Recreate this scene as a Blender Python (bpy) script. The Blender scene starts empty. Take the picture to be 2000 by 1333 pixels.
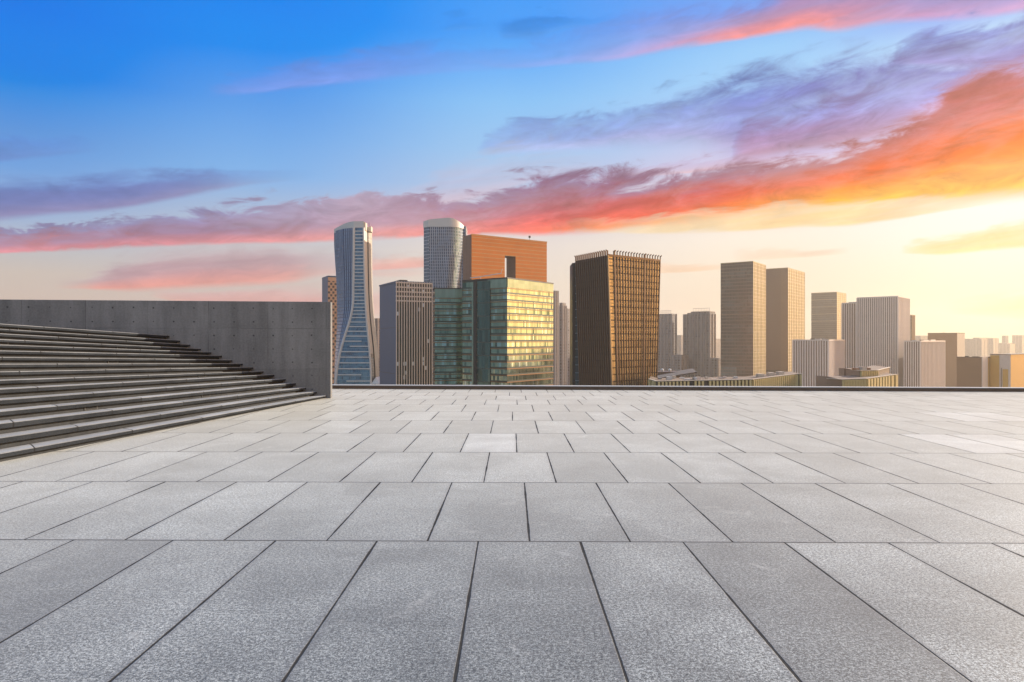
import bpy, math, random
from mathutils import Vector
R = math.radians
sc = bpy.context.scene
COL = sc.collection
rnd = random.Random(7)

# ------------------------------------------------------------------ camera
F, CX, HY, CH = 1333.333, 1000.0, 664.0, 1.6      # photo focal length (px), centre column, horizon row, eye height (m)
cam_d = bpy.data.cameras.new("camera")
cam_d.lens = 24; cam_d.sensor_width = 36; cam_d.clip_start = 0.05; cam_d.clip_end = 12000
cam_d.shift_y = -0.00125
cam = bpy.data.objects.new("camera", cam_d); COL.objects.link(cam)
cam.location = (0, 0, CH); cam.rotation_euler = (R(90), 0, 0)
sc.camera = cam

# ------------------------------------------------------------------ light and exposure
SUN_AZ, SUN_EL = 56.0, 20.0                        # degrees to the right of the view, and above the horizon
to_sun = Vector((math.sin(R(SUN_AZ)) * math.cos(R(SUN_EL)), math.cos(R(SUN_AZ)) * math.cos(R(SUN_EL)), math.sin(R(SUN_EL))))
sun_d = bpy.data.lights.new("sun", 'SUN'); sun_d.energy = 5.0; sun_d.angle = R(0.5); sun_d.color = (1.0, 0.87, 0.70)
sun = bpy.data.objects.new("sun", sun_d); COL.objects.link(sun)
sun.rotation_euler = (-to_sun).to_track_quat('-Z', 'Y').to_euler()
vs = sc.view_settings
vs.view_transform = 'Standard'; vs.look = 'None'; vs.exposure = 0.35; vs.gamma = 1.0; vs.use_curve_mapping = False
sc.cycles.use_denoising = True
sc.cycles.max_bounces = 6; sc.cycles.volume_bounces = 0

def lin(c):
    f = lambda v: v / 12.92 if v <= 0.04045 else ((v + 0.055) / 1.055) ** 2.4
    return tuple(f(max(0, v) / 255.0) for v in c[:3])

def at(x, y, D):
    return Vector(((x - CX) / F * D, D, CH - (y - HY) / F * D))

# ------------------------------------------------------------------ node helper
class NT:
    def __init__(s, tree):
        s.t = tree; s.n = tree.nodes; s.l = tree.links
    def put(s, sock, v):
        if v is None: return
        if isinstance(v, bpy.types.NodeSocket): s.l.new(v, sock)
        else:
            if sock.type == 'RGBA' and not isinstance(v, (int, float)) and len(v) == 3: v = tuple(v) + (1.0,)
            sock.default_value = v
    def m(s, op, a, b=None, c=None, clamp=False):
        n = s.n.new('ShaderNodeMath'); n.operation = op; n.use_clamp = clamp
        for i, v in enumerate((a, b, c)): s.put(n.inputs[i], v)
        return n.outputs[0]
    def vm(s, op, a, b=None):
        n = s.n.new('ShaderNodeVectorMath'); n.operation = op
        s.put(n.inputs[0], a); s.put(n.inputs[1], b)
        return n.outputs['Value'] if op in ('LENGTH', 'DOT_PRODUCT') else n.outputs[0]
    def scale(s, a, f):
        n = s.n.new('ShaderNodeVectorMath'); n.operation = 'SCALE'
        s.put(n.inputs[0], a); s.put(n.inputs['Scale'], f); return n.outputs[0]
    def xyz(s, v):
        n = s.n.new('ShaderNodeSeparateXYZ'); s.put(n.inputs[0], v); return n.outputs
    def vec(s, x, y, z=0.0):
        n = s.n.new('ShaderNodeCombineXYZ')
        for i, v in enumerate((x, y, z)): s.put(n.inputs[i], v)
        return n.outputs[0]
    def mix(s, f, a, b, mode='MIX'):
        n = s.n.new('ShaderNodeMix'); n.data_type = 'RGBA'; n.blend_type = mode
        s.put(n.inputs[0], f); s.put(n.inputs[6], a); s.put(n.inputs[7], b); return n.outputs[2]
    def fmix(s, f, a, b):
        n = s.n.new('ShaderNodeMix'); n.data_type = 'FLOAT'
        s.put(n.inputs[0], f); s.put(n.inputs[2], a); s.put(n.inputs[3], b); return n.outputs[0]
    def ramp(s, f, stops, interp='LINEAR'):
        n = s.n.new('ShaderNodeValToRGB'); cr = n.color_ramp; cr.interpolation = interp
        while len(cr.elements) < len(stops): cr.elements.new(0.5)
        for e, (p, c) in zip(cr.elements, sorted(stops)):
            e.position = p
            e.color = (c, c, c, 1) if isinstance(c, (int, float)) else tuple(c[:3]) + (1,)
        s.put(n.inputs[0], f); return n.outputs[0]
    def curve(s, f, pts):
        n = s.n.new('ShaderNodeFloatCurve'); c = n.mapping.curves[0]; n.mapping.use_clip = False
        pts = sorted(pts)
        while len(c.points) < len(pts): c.points.new(0.5, 0.5)
        for p, q in zip(c.points, pts): p.location = q; p.handle_type = 'AUTO_CLAMPED'
        n.mapping.update(); s.put(n.inputs['Value'], f); return n.outputs[0]
    def smooth(s, v, a, b, lo=0.0, hi=1.0):
        n = s.n.new('ShaderNodeMapRange'); n.interpolation_type = 'SMOOTHSTEP'
        for i, q in enumerate((v, a, b, lo, hi)): s.put(n.inputs[i], q)
        return n.outputs[0]
    def noise(s, v, scale, detail=4, rough=0.55, dist=0.0):
        n = s.n.new('ShaderNodeTexNoise'); s.put(n.inputs['Vector'], v)
        n.inputs['Scale'].default_value = scale; n.inputs['Detail'].default_value = detail
        n.inputs['Roughness'].default_value = rough; n.inputs['Distortion'].default_value = dist
        return n.outputs[0]
    def white(s, v):
        n = s.n.new('ShaderNodeTexWhiteNoise'); n.noise_dimensions = '3D'; s.put(n.inputs['Vector'], v); return n.outputs

# ------------------------------------------------------------------ sky
world = bpy.data.worlds.new("World"); sc.world = world; world.use_nodes = True
wt = NT(world.node_tree); wt.n.clear()
tc = wt.n.new('ShaderNodeTexCoord')
dx, dy, dz = wt.xyz(tc.outputs['Generated'])
az = wt.m('ARCTAN2', dx, dy)
hh = wt.m('SQRT', wt.m('ADD', wt.m('MULTIPLY', dx, dx), wt.m('ADD', wt.m('MULTIPLY', dy, dy), 1e-6)))
tt = wt.m('DIVIDE', dz, hh)
AZR, TMAX = 0.72, 0.55
A_ = wt.m('MULTIPLY_ADD', az, 0.5 / AZR, 0.5, clamp=True)      # 0..1 over +-0.72 rad of azimuth
T_ = wt.m('DIVIDE', tt, TMAX)
fa = lambda x: math.atan((x - CX) / F) * 0.5 / AZR + 0.5
ft = lambda x, y: (HY - y) / math.hypot(F, x - CX) / TMAX
base_cols = {
 0:    [(0,(0,124,238)),(60,(0,130,238)),(120,(8,132,236)),(170,(70,148,232)),(250,(104,158,226)),(320,(122,170,230)),(420,(165,188,222)),(490,(200,198,200)),(530,(213,200,190)),(580,(216,198,186)),(650,(220,196,184))],
 500:  [(0,(0,136,246)),(60,(18,142,246)),(120,(76,154,244)),(200,(104,166,240)),(270,(124,178,240)),(340,(140,188,240)),(400,(172,194,226)),(480,(206,204,208)),(560,(214,200,194)),(640,(232,202,190))],
 1000: [(0,(86,166,255)),(60,(90,168,254)),(120,(116,184,255)),(200,(146,202,252)),(290,(165,206,246)),(360,(186,206,236)),(400,(212,206,222)),(480,(236,226,220)),(560,(243,229,213)),(650,(243,222,208))],
 1500: [(0,(124,172,250)),(90,(158,210,255)),(150,(170,216,255)),(240,(184,210,250)),(310,(214,206,236)),(400,(246,228,220)),(460,(255,244,230)),(530,(254,238,216)),(600,(250,230,206)),(655,(248,228,204))],
 2000: [(0,(150,178,250)),(40,(182,220,255)),(130,(196,208,252)),(250,(222,210,238)),(340,(255,236,210)),(400,(255,254,250)),(450,(255,253,244)),(520,(255,249,228)),(580,(255,245,212)),(650,(255,238,198))],
}
cols = None
xs = sorted(base_cols)
for i, x in enumerate(xs):
    r_ = wt.ramp(T_, [(min(1, max(0, ft(x, y))), lin(c)) for y, c in base_cols[x]])
    cols = r_ if cols is None else wt.mix(wt.smooth(A_, fa(xs[i - 1]), fa(x)), cols, r_)
# streaked noise in sky space (azimuth, elevation)
q_ = wt.m('SUBTRACT', T_, wt.m('MULTIPLY', A_, 0.30))
nv = wt.vec(wt.m('MULTIPLY', az, 2.2), wt.m('MULTIPLY', q_, 9.0), 0.0)
n1 = wt.noise(nv, 1.5, 6, 0.6, 0.4)
nv2 = wt.vec(wt.m('MULTIPLY', az, 6.0), wt.m('MULTIPLY', q_, 9.0), 3.7)
n2 = wt.noise(nv2, 2.4, 7, 0.62, 0.6)
nv3 = wt.vec(wt.m('MULTIPLY', az, 1.3), wt.m('MULTIPLY', q_, 16.0), 9.1)
n3 = wt.noise(nv3, 1.6, 5, 0.55, 0.2)
w1 = wt.m('SUBTRACT', n1, 0.5); w2 = wt.m('SUBTRACT', n2, 0.5)
streak = wt.smooth(n3, 0.28, 0.62)
nv4 = wt.vec(wt.m('MULTIPLY', az, 9.0), wt.m('MULTIPLY', q_, 13.0), 6.3)
lumps = wt.smooth(wt.noise(nv4, 1.5, 7, 0.6, 0.5), 0.36, 0.60)
def band(pts, tops, mids, bots, soft_t=0.35, soft_b=0.12, warp=0.045, puff=0.05, body=0.75, lump=0.0):
    """One cloud bank: pts = (x, top row, bottom row, opacity) along the sky; three colour runs from crest to base."""
    global cols
    top = wt.curve(A_, [(fa(x), ft(x, yt)) for x, yt, yb, o in pts])
    bot = wt.curve(A_, [(fa(x), ft(x, yb)) for x, yt, yb, o in pts])
    op = wt.curve(A_, [(fa(x), o) for x, yt, yb, o in pts])
    s0 = wt.m('DIVIDE', wt.m('SUBTRACT', top, T_), wt.m('SUBTRACT', top, bot))
    fade = wt.m('SUBTRACT', 1.10, s0, clamp=True)                    # the base stays crisp, the crest is torn
    Tw = wt.m('ADD', T_, wt.m('MULTIPLY', fade, wt.m('ADD', wt.m('MULTIPLY', w1, warp * 2), wt.m('MULTIPLY', w2, puff * 2))))
    Tw = wt.m('ADD', Tw, wt.m('MULTIPLY', w1, 0.012))
    s_ = wt.m('DIVIDE', wt.m('SUBTRACT', top, Tw), wt.m('SUBTRACT', top, bot))
    mk = wt.m('MULTIPLY', wt.smooth(s_, -0.22, soft_t - 0.1), wt.smooth(s_, 1.0 - soft_b, 1.0 + soft_b, 1.0, 0.0))
    dens = wt.m('MULTIPLY', wt.m('MULTIPLY', mk, op), wt.fmix(body, streak, 1.0))
    if lump: dens = wt.m('MULTIPLY', dens, wt.fmix(wt.smooth(s_, 1.0, 0.3), 1.0, wt.fmix(lump, 1.0, lumps)))
    run = lambda st: wt.ramp(A_, [(fa(x), lin(c)) for x, c in st]) if isinstance(st, list) else lin(st)
    ct, cm, cb = run(tops), run(mids), run(bots)
    sc_ = wt.m('ADD', s_, wt.m('MULTIPLY', w2, 0.5))
    c = wt.mix(wt.smooth(sc_, 0.05, 0.55), ct, cm)
    c = wt.mix(wt.smooth(sc_, 0.5, 0.98), c, cb)
    c = wt.scale(c, wt.m('MULTIPLY_ADD', w2, 1.5 if lump else 0.7, 1.0))
    cols = wt.mix(wt.m('MINIMUM', dens, 1.0), cols, c)
band([(400,165,192,0),(500,140,182,.7),(650,112,165,.85),(750,98,155,.7),(900,95,140,.4),(1060,100,132,0)], (104,154,238),(122,155,232),(140,165,240))
band([(0,272,316,.85),(100,270,306,.6),(200,275,300,0)], (105,148,220),(108,146,212),(118,150,214))
band([(860,42,62,0),(900,32,58,.5),(960,34,58,.1),(985,34,76,.75),(1050,27,72,.8),(1120,27,55,.5),(1200,30,62,.2),(1300,30,62,0)], (70,146,236),(74,146,230),(98,162,240))
band([(900,112,126,0),(1000,95,132,.35),(1100,68,124,.55),(1200,38,116,.65),(1300,20,98,.85),(1400,15,82,.92),(1480,2,70,.95),(1560,-40,56,.96),(1640,-60,58,.96),(1750,-60,42,.96),(1880,-60,36,.92),(2000,-60,20,.92)],
     [(1100,(110,156,238)),(1400,(126,160,238)),(1600,(136,140,206)),(2000,(140,142,208))],
     [(1100,(128,166,242)),(1350,(158,160,220)),(1500,(184,140,176)),(1750,(156,140,196)),(2000,(160,150,210))],
     [(1100,(168,172,240)),(1300,(206,162,206)),(1420,(250,152,146)),(1620,(244,150,150)),(1800,(200,152,196)),(2000,(206,166,216))], soft_b=.10)
band([(930,285,302,0),(1000,244,296,.75),(1150,228,288,.8),(1250,198,280,.85),(1350,178,276,.85),(1450,150,298,1),(1550,132,292,1),(1650,118,276,1),(1750,114,250,1),(1850,120,215,.95),(1950,104,172,.85),(2000,94,156,.8)],
     [(1000,(126,152,216)),(1450,(100,120,194)),(1700,(112,116,188)),(2000,(142,146,216))],
     [(1000,(144,166,224)),(1500,(140,152,216)),(1800,(150,152,218))],
     [(1000,(186,194,238)),(1450,(172,160,208)),(1600,(178,158,206)),(1850,(196,178,228))], puff=.085, soft_b=.25, lump=.35, body=.9)
band([(1735,112,130,0),(1780,76,126,.75),(1850,52,128,.92),(1950,44,126,.92),(2000,34,122,.92)], (122,142,214),(116,120,190),(150,144,208), puff=.07, lump=.3, body=.92)
band([(1425,300,318,0),(1470,240,308,.75),(1550,234,292,.75),(1650,204,278,.75),(1720,194,262,.65),(1790,200,236,0)], (150,134,190),(164,126,168),(186,136,158), puff=.08, soft_b=.2, lump=.4, body=.95)
band([(740,398,424,0),(850,345,404,.4),(950,310,380,.35),(1080,285,345,.25),(1200,290,330,0)], (206,200,224),(208,188,210),(226,186,196), puff=.09, body=.4)
band([(1120,348,356,0),(1250,330,346,.5),(1350,314,338,.55),(1500,296,320,.6),(1620,286,300,0)], (196,168,204),(204,166,192),(230,180,182), puff=.04, body=.4)
band([(0,352,428,1),(100,350,417,1),(200,344,409,1),(300,342,394,.95),(400,336,378,.75),(500,334,362,.28),(620,330,350,0)], (114,142,204),(122,134,190),(146,142,186), soft_t=.5, puff=.03, body=.9)
band([(0,450,494,.95),(150,438,490,.95),(300,415,481,.92),(450,406,475,.9),(600,398,472,.85),(720,384,468,.8),(830,394,460,.82),(950,382,457,.92),(1050,352,456,.97),(1150,344,453,1),(1250,350,442,1),(1350,340,434,1),(1450,322,421,1),(1550,308,410,1),(1650,288,402,1),(1750,252,395,1),(1850,196,391,1),(1930,162,386,1),(2000,142,379,1)],
     [(0,(150,144,184)),(400,(146,138,180)),(700,(192,158,176)),(850,(164,126,154)),(1100,(146,108,142)),(1400,(150,108,132)),(1700,(186,108,108)),(1850,(194,106,108)),(2000,(178,100,118))],
     [(0,(176,132,158)),(400,(160,126,158)),(700,(180,140,160)),(900,(192,124,140)),(1100,(190,98,106)),(1400,(226,98,80)),(1600,(250,112,66)),(2000,(255,120,56))],
     [(0,(226,148,158)),(400,(222,142,150)),(700,(244,156,150)),(900,(244,134,124)),(1100,(255,112,96)),(1300,(255,116,84)),(1450,(255,144,74)),(1600,(255,174,72)),(1750,(255,198,84)),(2000,(255,196,96))], soft_t=.2, soft_b=.08, warp=.05, puff=.10, body=.95, lump=.14)
band([(105,538,562,0),(170,533,564,.5),(250,506,566,.95),(330,488,562,.95),(450,480,556,.92),(560,480,550,.8),(660,490,537,.35),(760,500,541,.3),(860,510,540,0)], (200,180,186),(196,158,168),(240,164,154), puff=.03, soft_t=.5)
band([(670,514,530,0),(750,506,527,.75),(830,502,524,.8),(920,505,520,0)], (238,200,190),(244,184,172),(248,176,164), puff=.01)
band([(290,562,578,0),(380,566,594,.8),(480,562,602,.95),(600,556,616,.85),(760,560,616,.4),(860,575,614,0)], (226,186,184),(232,176,172),(244,182,170), puff=.02)
band([(1240,430,456,.5),(1330,424,456,.7),(1450,420,450,.75),(1550,404,443,.85),(1650,398,440,.85),(1750,394,427,.75),(1850,394,412,.5),(1960,384,398,0)], (252,222,190),(255,214,150),(255,222,160), puff=.02, body=.5)
band([(1760,476,494,0),(1850,460,496,.95),(1930,442,488,.95),(2000,432,482,.85)], (255,232,190),(255,222,152),(255,228,160), puff=.03)
band([(1180,520,536,.3),(1250,520,535,.7),(1330,518,532,.75),(1430,516,526,0)], (252,222,196),(252,212,178),(253,214,180), puff=.01)
band([(1430,494,510,0),(1530,484,504,.8),(1660,476,494,0)], (248,226,204),(246,216,190),(250,224,196), puff=.01)
band([(1840,592,612,0),(1930,582,620,.7),(2000,568,622,.9)], (255,232,186),(253,222,164),(255,228,176), puff=.02)
# sunset glow added out of frame on the right, low, to warm right-facing walls
g1 = wt.m('DIVIDE', wt.m('SUBTRACT', az, 1.62), 0.52)
g1 = wt.m('EXPONENT', wt.m('MULTIPLY', wt.m('MULTIPLY', g1, g1), -1.0))
g2 = wt.m('DIVIDE', wt.m('SUBTRACT', tt, 0.08), 0.36)
g2 = wt.m('EXPONENT', wt.m('MULTIPLY', wt.m('MULTIPLY', g2, g2), -1.0))
hs = wt.n.new('ShaderNodeHueSaturation'); hs.inputs['Saturation'].default_value = 1.05; hs.inputs['Value'].default_value = 0.75
wt.put(hs.inputs['Color'], cols)
cols = wt.mix(wt.m('MULTIPLY', wt.m('MULTIPLY', g1, g2), 0.95), hs.outputs[0], (3.5, 1.9, 0.58))
# the sky overhead and behind: physical daylight sky under an added fill tint
sky = wt.n.new('ShaderNodeTexSky'); sky.sky_type = 'NISHITA'; sky.sun_disc = False
sky.sun_elevation = R(SUN_EL); sky.sun_rotation = R(SUN_AZ)
back = wt.smooth(dy, -0.35, -0.85)
over = wt.smooth(tt, 0.56, 1.3)
STR = 0.1
fill_veil = wt.mix(wt.smooth(dx, 0.35, 1.0), (4.7, 5.4, 6.5), (8.0, 5.8, 3.9))                 # unseen pale layer added over the blue as neutral fill, warmer towards the sun
dusk = wt.mix(wt.smooth(dx, 0.35, 0.95), (0.7, 1.35, 1.9), (7.0, 4.6, 2.6))               # low sky away from the sun
rear = wt.mix(wt.smooth(tt, 0.10, 0.55), dusk, wt.mix(0.7, wt.scale(sky.outputs[0], 1.6), fill_veil))
back = wt.m('MAXIMUM', back, wt.smooth(az, -0.78, -1.25))
fin = wt.mix(wt.m('MAXIMUM', back, over), wt.scale(cols, 1.0 / STR), rear)
bg = wt.n.new('ShaderNodeBackground'); bg.inputs['Strength'].default_value = STR
wt.put(bg.inputs['Color'], fin)
wo = wt.n.new('ShaderNodeOutputWorld'); wt.l.new(bg.outputs[0], wo.inputs['Surface'])

# ------------------------------------------------------------------ mesh and object helpers
class MB:
    """Collects faces (with UVs in metres and material slots) and links them as ONE mesh object."""
    def __init__(s): s.v = []; s.f = []; s.mi = []; s.uv = []
    def face(s, pts, uv=None, mi=0):
        b = len(s.v); s.v += [tuple(p) for p in pts]; s.f.append(list(range(b, b + len(pts)))); s.mi.append(mi)
        s.uv += uv if uv else [(0.0, 0.0)] * len(pts)
    def box(s, x0, x1, y0, y1, z0, z1, mi=0, top=None, skip=''):
        top = mi if top is None else top
        P = lambda x, y, z: (x, y, z)
        if 'f' not in skip: s.face([P(x0,y0,z0),P(x1,y0,z0),P(x1,y0,z1),P(x0,y0,z1)], [(x0,z0),(x1,z0),(x1,z1),(x0,z1)], mi)
        if 'b' not in skip: s.face([P(x1,y1,z0),P(x0,y1,z0),P(x0,y1,z1),P(x1,y1,z1)], [(x1,z0),(x0,z0),(x0,z1),(x1,z1)], mi)
        if 'l' not in skip: s.face([P(x0,y1,z0),P(x0,y0,z0),P(x0,y0,z1),P(x0,y1,z1)], [(y1,z0),(y0,z0),(y0,z1),(y1,z1)], mi)
        if 'r' not in skip: s.face([P(x1,y0,z0),P(x1,y1,z0),P(x1,y1,z1),P(x1,y0,z1)], [(y0,z0),(y1,z0),(y1,z1),(y0,z1)], mi)
        if 't' not in skip: s.face([P(x0,y0,z1),P(x1,y0,z1),P(x1,y1,z1),P(x0,y1,z1)], [(x0,y0),(x1,y0),(x1,y1),(x0,y1)], top)
        if 'd' not in skip: s.face([P(x0,y1,z0),P(x1,y1,z0),P(x1,y0,z0),P(x0,y0,z0)], [(x0,y1),(x1,y1),(x1,y0),(x0,y0)], mi)
        return s
    def tube(s, pts, r, n=6, mi=0):
        pts = [Vector(p) for p in pts]; rings = []
        for i, p in enumerate(pts):
            d = (pts[min(i + 1, len(pts) - 1)] - pts[max(i - 1, 0)]).normalized()
            a = d.orthogonal().normalized() if abs(d.z) < 0.9 else d.cross(Vector((0, 1, 0))).normalized()
            b_ = d.cross(a); rr = r[i] if isinstance(r, (list, tuple)) else r
            rings.append([p + (a * math.cos(k * 2 * math.pi / n) + b_ * math.sin(k * 2 * math.pi / n)) * rr for k in range(n)])
        for i in range(len(rings) - 1):
            for k in range(n):
                k2 = (k + 1) % n
                s.face([rings[i][k], rings[i][k2], rings[i + 1][k2], rings[i + 1][k]], None, mi)
        s.face(rings[0][::-1], None, mi); s.face(rings[-1], None, mi)
        return s
    def mesh(s, name, mats):
        me = bpy.data.meshes.new(name); me.from_pydata(s.v, [], s.f)
        ul = me.uv_layers.new(name="UVMap")
        ul.data.foreach_set('uv', [c for p in s.uv for c in p])
        for m_ in (mats if isinstance(mats, (list, tuple)) else [mats]): me.materials.append(m_)
        me.polygons.foreach_set('material_index', s.mi)
        import bmesh
        bm = bmesh.new(); bm.from_mesh(me); bmesh.ops.remove_doubles(bm, verts=bm.verts, dist=1e-4)
        bmesh.ops.recalc_face_normals(bm, faces=bm.faces); bm.to_mesh(me); bm.free(); me.update()
        return me
    def build(s, name, mats, parent=None, loc=None):
        o = bpy.data.objects.new(name, s.mesh(name, mats)); COL.objects.link(o)
        if parent is not None: o.parent = parent
        if loc is not None: o.location = loc
        return o
def tag(o, label=None, cat=None, group=None, kind=None):
    if label: o['label'] = label
    if cat: o['category'] = cat
    if group: o['group'] = group
    if kind: o['kind'] = kind
    return o
def thing(name, label, cat, loc=(0, 0, 0), rz=0.0, group=None):
    o = bpy.data.objects.new(name, None); COL.objects.link(o); o.empty_display_size = 0.5
    o.location = loc; o.rotation_euler = (0, 0, rz)
    return tag(o, label, cat, group)
def dup(o, parent, loc):
    c = o.copy(); COL.objects.link(c); c.parent = parent; c.location = loc; return c

# ------------------------------------------------------------------ materials
def new_mat(name):
    m_ = bpy.data.materials.new(name); m_.use_nodes = True
    t = NT(m_.node_tree); b = t.n['Principled BSDF']
    return m_, t, b
def setp(t, b, color=None, rough=None, metal=None, spec=None, normal=None, ior=None):
    for k, v in (('Base Color', color), ('Roughness', rough), ('Metallic', metal), ('Specular IOR Level', spec), ('Normal', normal), ('IOR', ior)):
        if v is not None: t.put(b.inputs[k], v)
def bump(t, h, strength=0.3, dist=0.01):
    n = t.n.new('ShaderNodeBump'); t.put(n.inputs['Height'], h); n.inputs['Strength'].default_value = strength
    n.inputs['Distance'].default_value = dist; return n.outputs[0]
def texco(t, which='Object'):
    return t.n.new('ShaderNodeTexCoord').outputs[which]
def uvmap(t, name):
    n = t.n.new('ShaderNodeUVMap'); n.uv_map = name; return n.outputs[0]
def attr(t, name):
    n = t.n.new('ShaderNodeAttribute'); n.attribute_name = name; return n.outputs

def plain(name, col, rough=0.6, metal=0.0, var=0.15, scale=0.3, spec=0.5):
    m_, t, b = new_mat(name)
    n = t.noise(texco(t), scale, 5, 0.6)
    f = t.m('MULTIPLY_ADD', n, 2 * var, 1 - var)
    setp(t, b, t.scale(tuple(col), f), rough, metal, spec)
    return m_

def facade(name, fh, pw, glass, mull=(0.2, 0.2, 0.2), mw=0.12, sp=0.8, spcol=None, rough=0.12, metal=0.5, wob=0.03, cluster=0.0, patch=None, lit=0.0, litcol=(0.9, 0.9, 0.8), mrough=0.5, brick=None):
    """Window wall drawn from UVs in metres: floor height fh, pane width pw, pane tones, mullion, spandrel band."""
    m_, t, b = new_mat(name)
    u, v, _ = t.xyz(uvmap(t, 'UVMap'))
    U = t.m('DIVIDE', u, pw); V = t.m('DIVIDE', v, fh)
    cu, cv = t.m('FLOOR', U), t.m('FLOOR', V)
    fu, fv = t.m('FRACT', U), t.m('FRACT', V)
    if brick is not None:                      # alternate floors shift by half a pane
        par = t.m('MODULO', cv, 2.0)
        U = t.m('ADD', U, t.m('MULTIPLY', par, 0.5)); cu, fu = t.m('FLOOR', U), t.m('FRACT', U)
    wn = t.white(t.vec(cu, cv, 1.7))
    rv = wn[0]
    if cluster > 0:                            # runs of neighbouring panes share a blind setting
        nz = t.noise(t.vec(t.m('MULTIPLY', cu, 0.35), t.m('MULTIPLY', cv, 1.3), 0.0), 1.0, 2)
        nz = t.smooth(nz, 0.3, 0.7)
        rv = t.fmix(cluster, rv, nz)
    stops = [(i / max(1, len(glass) - 1), c) for i, c in enumerate(glass)]
    g = t.ramp(rv, stops)
    if patch:                                   # paler stretches: a city reflection painted into the pane colour
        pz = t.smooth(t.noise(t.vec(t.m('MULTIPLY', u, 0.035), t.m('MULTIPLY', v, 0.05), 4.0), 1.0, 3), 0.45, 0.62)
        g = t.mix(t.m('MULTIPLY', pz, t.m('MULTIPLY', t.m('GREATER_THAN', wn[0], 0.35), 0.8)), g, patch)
    if lit > 0:
        g = t.mix(t.m('GREATER_THAN', wn[0], 1 - lit), g, litcol)
    mm = t.m('LESS_THAN', fu, mw / pw)
    ss = t.m('LESS_THAN', fv, sp / fh) if sp > 0 else 0.0
    c = t.mix(mm, g, mull)
    solid = mm
    if sp > 0:
        c = t.mix(ss, c, spcol if spcol else mull)
        solid = t.m('MAXIMUM', mm, ss)
    c = t.mix(t.m('MULTIPLY', t.noise(texco(t), 0.08, 3), 0.25), c, (0.03, 0.03, 0.03), 'MIX')
    geo = t.n.new('ShaderNodeNewGeometry')
    off = t.scale(t.vm('SUBTRACT', wn[1], (0.5, 0.5, 0.5)), wob)
    nrm = t.vm('NORMALIZE', t.vm('ADD', geo.outputs['Normal'], off))
    setp(t, b, c, t.fmix(solid, rough, mrough), t.fmix(solid, metal, 0.0), 0.5, nrm)
    return m_

# paving granite: UV 'near'/'far' hold the distance to the four edges of each slab, 'tone' its own shade
m_pave, t, b = new_mat('granite_paving')
co = texco(t)
ax, ay, _ = t.xyz(uvmap(t, 'UVMap')); bx, by, _ = t.xyz(uvmap(t, 'far'))
tone = attr(t, 'tone')[2]; slick = attr(t, 'slick')[2]
wob_ = t.m('MULTIPLY', t.m('SUBTRACT', t.noise(co, 9, 5, 0.7), 0.5), 0.010)
wide = t.noise(co, 1.1, 2)
ex = t.m('ADD', t.m('MINIMUM', ax, bx), wob_); ey = t.m('ADD', t.m('MINIMUM', ay, by), t.m('MULTIPLY', wob_, 0.6))
jx = t.smooth(t.m('SUBTRACT', ex, t.m('MULTIPLY', t.smooth(wide, 0.35, 0.75), 0.006)), 0.003, 0.008, 1, 0)
jy = t.smooth(ey, 0.004, 0.010, 1, 0)
joint = t.m('MAXIMUM', jx, jy)
sp1 = t.noise(co, 130, 2, 0.65); sp2 = t.noise(co, 52, 3, 0.65); sp3 = t.noise(co, 14, 4, 0.6)
gr = t.m('ADD', t.m('MULTIPLY', sp1, 0.50), t.m('ADD', t.m('MULTIPLY', sp2, 0.42), t.m('MULTIPLY', sp3, 0.08)))
gcol = t.ramp(gr, [(0.405, (0.02, 0.021, 0.021)), (0.47, (0.15, 0.157, 0.153)), (0.53, (0.35, 0.366, 0.357)), (0.60, (0.72, 0.745, 0.725))])
blot = t.noise(co, 0.9, 5, 0.6, 0.5)
soil = t.smooth(blot, 0.30, 0.72)
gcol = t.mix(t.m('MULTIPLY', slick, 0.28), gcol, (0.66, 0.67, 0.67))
gcol = t.scale(gcol, t.m('MULTIPLY', tone, t.fmix(soil, 0.64, 1.16)))
dust = t.smooth(t.noise(co, 2.3, 6, 0.65, 1.2), 0.58, 0.75)
gcol = t.mix(t.m('MULTIPLY', dust, 0.45), gcol, (0.50, 0.49, 0.47))
edge_dirt = t.smooth(t.m('ADD', t.m('MINIMUM', ex, ey), t.m('MULTIPLY', wob_, 2.5)), 0.006, 0.06, 0.5, 0.0)
gcol = t.mix(edge_dirt, gcol, (0.12, 0.12, 0.125))
gcol = t.mix(joint, gcol, t.mix(t.noise(co, 6, 4), (0.02, 0.02, 0.022), (0.075, 0.073, 0.07)))
hgt = t.m('ADD', t.m('MULTIPLY', joint, -1.0), t.m('MULTIPLY', gr, 0.10))
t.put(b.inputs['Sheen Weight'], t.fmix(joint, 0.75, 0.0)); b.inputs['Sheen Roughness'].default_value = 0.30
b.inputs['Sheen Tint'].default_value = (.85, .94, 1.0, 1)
stain = t.smooth(t.noise(co, 0.42, 6, 0.7, 0.8), 0.56, 0.68)
gcol = t.mix(1.0, t.scale(gcol, t.fmix(stain, 1.0, 0.72)), (0.975, 1.0, 1.02), 'MULTIPLY')
setp(t, b, gcol, t.fmix(joint, t.fmix(slick, 0.5, 0.45), 0.9), 0.0, t.fmix(joint, 0.55, 0.1), bump(t, hgt, 0.6, 0.006))

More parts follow.
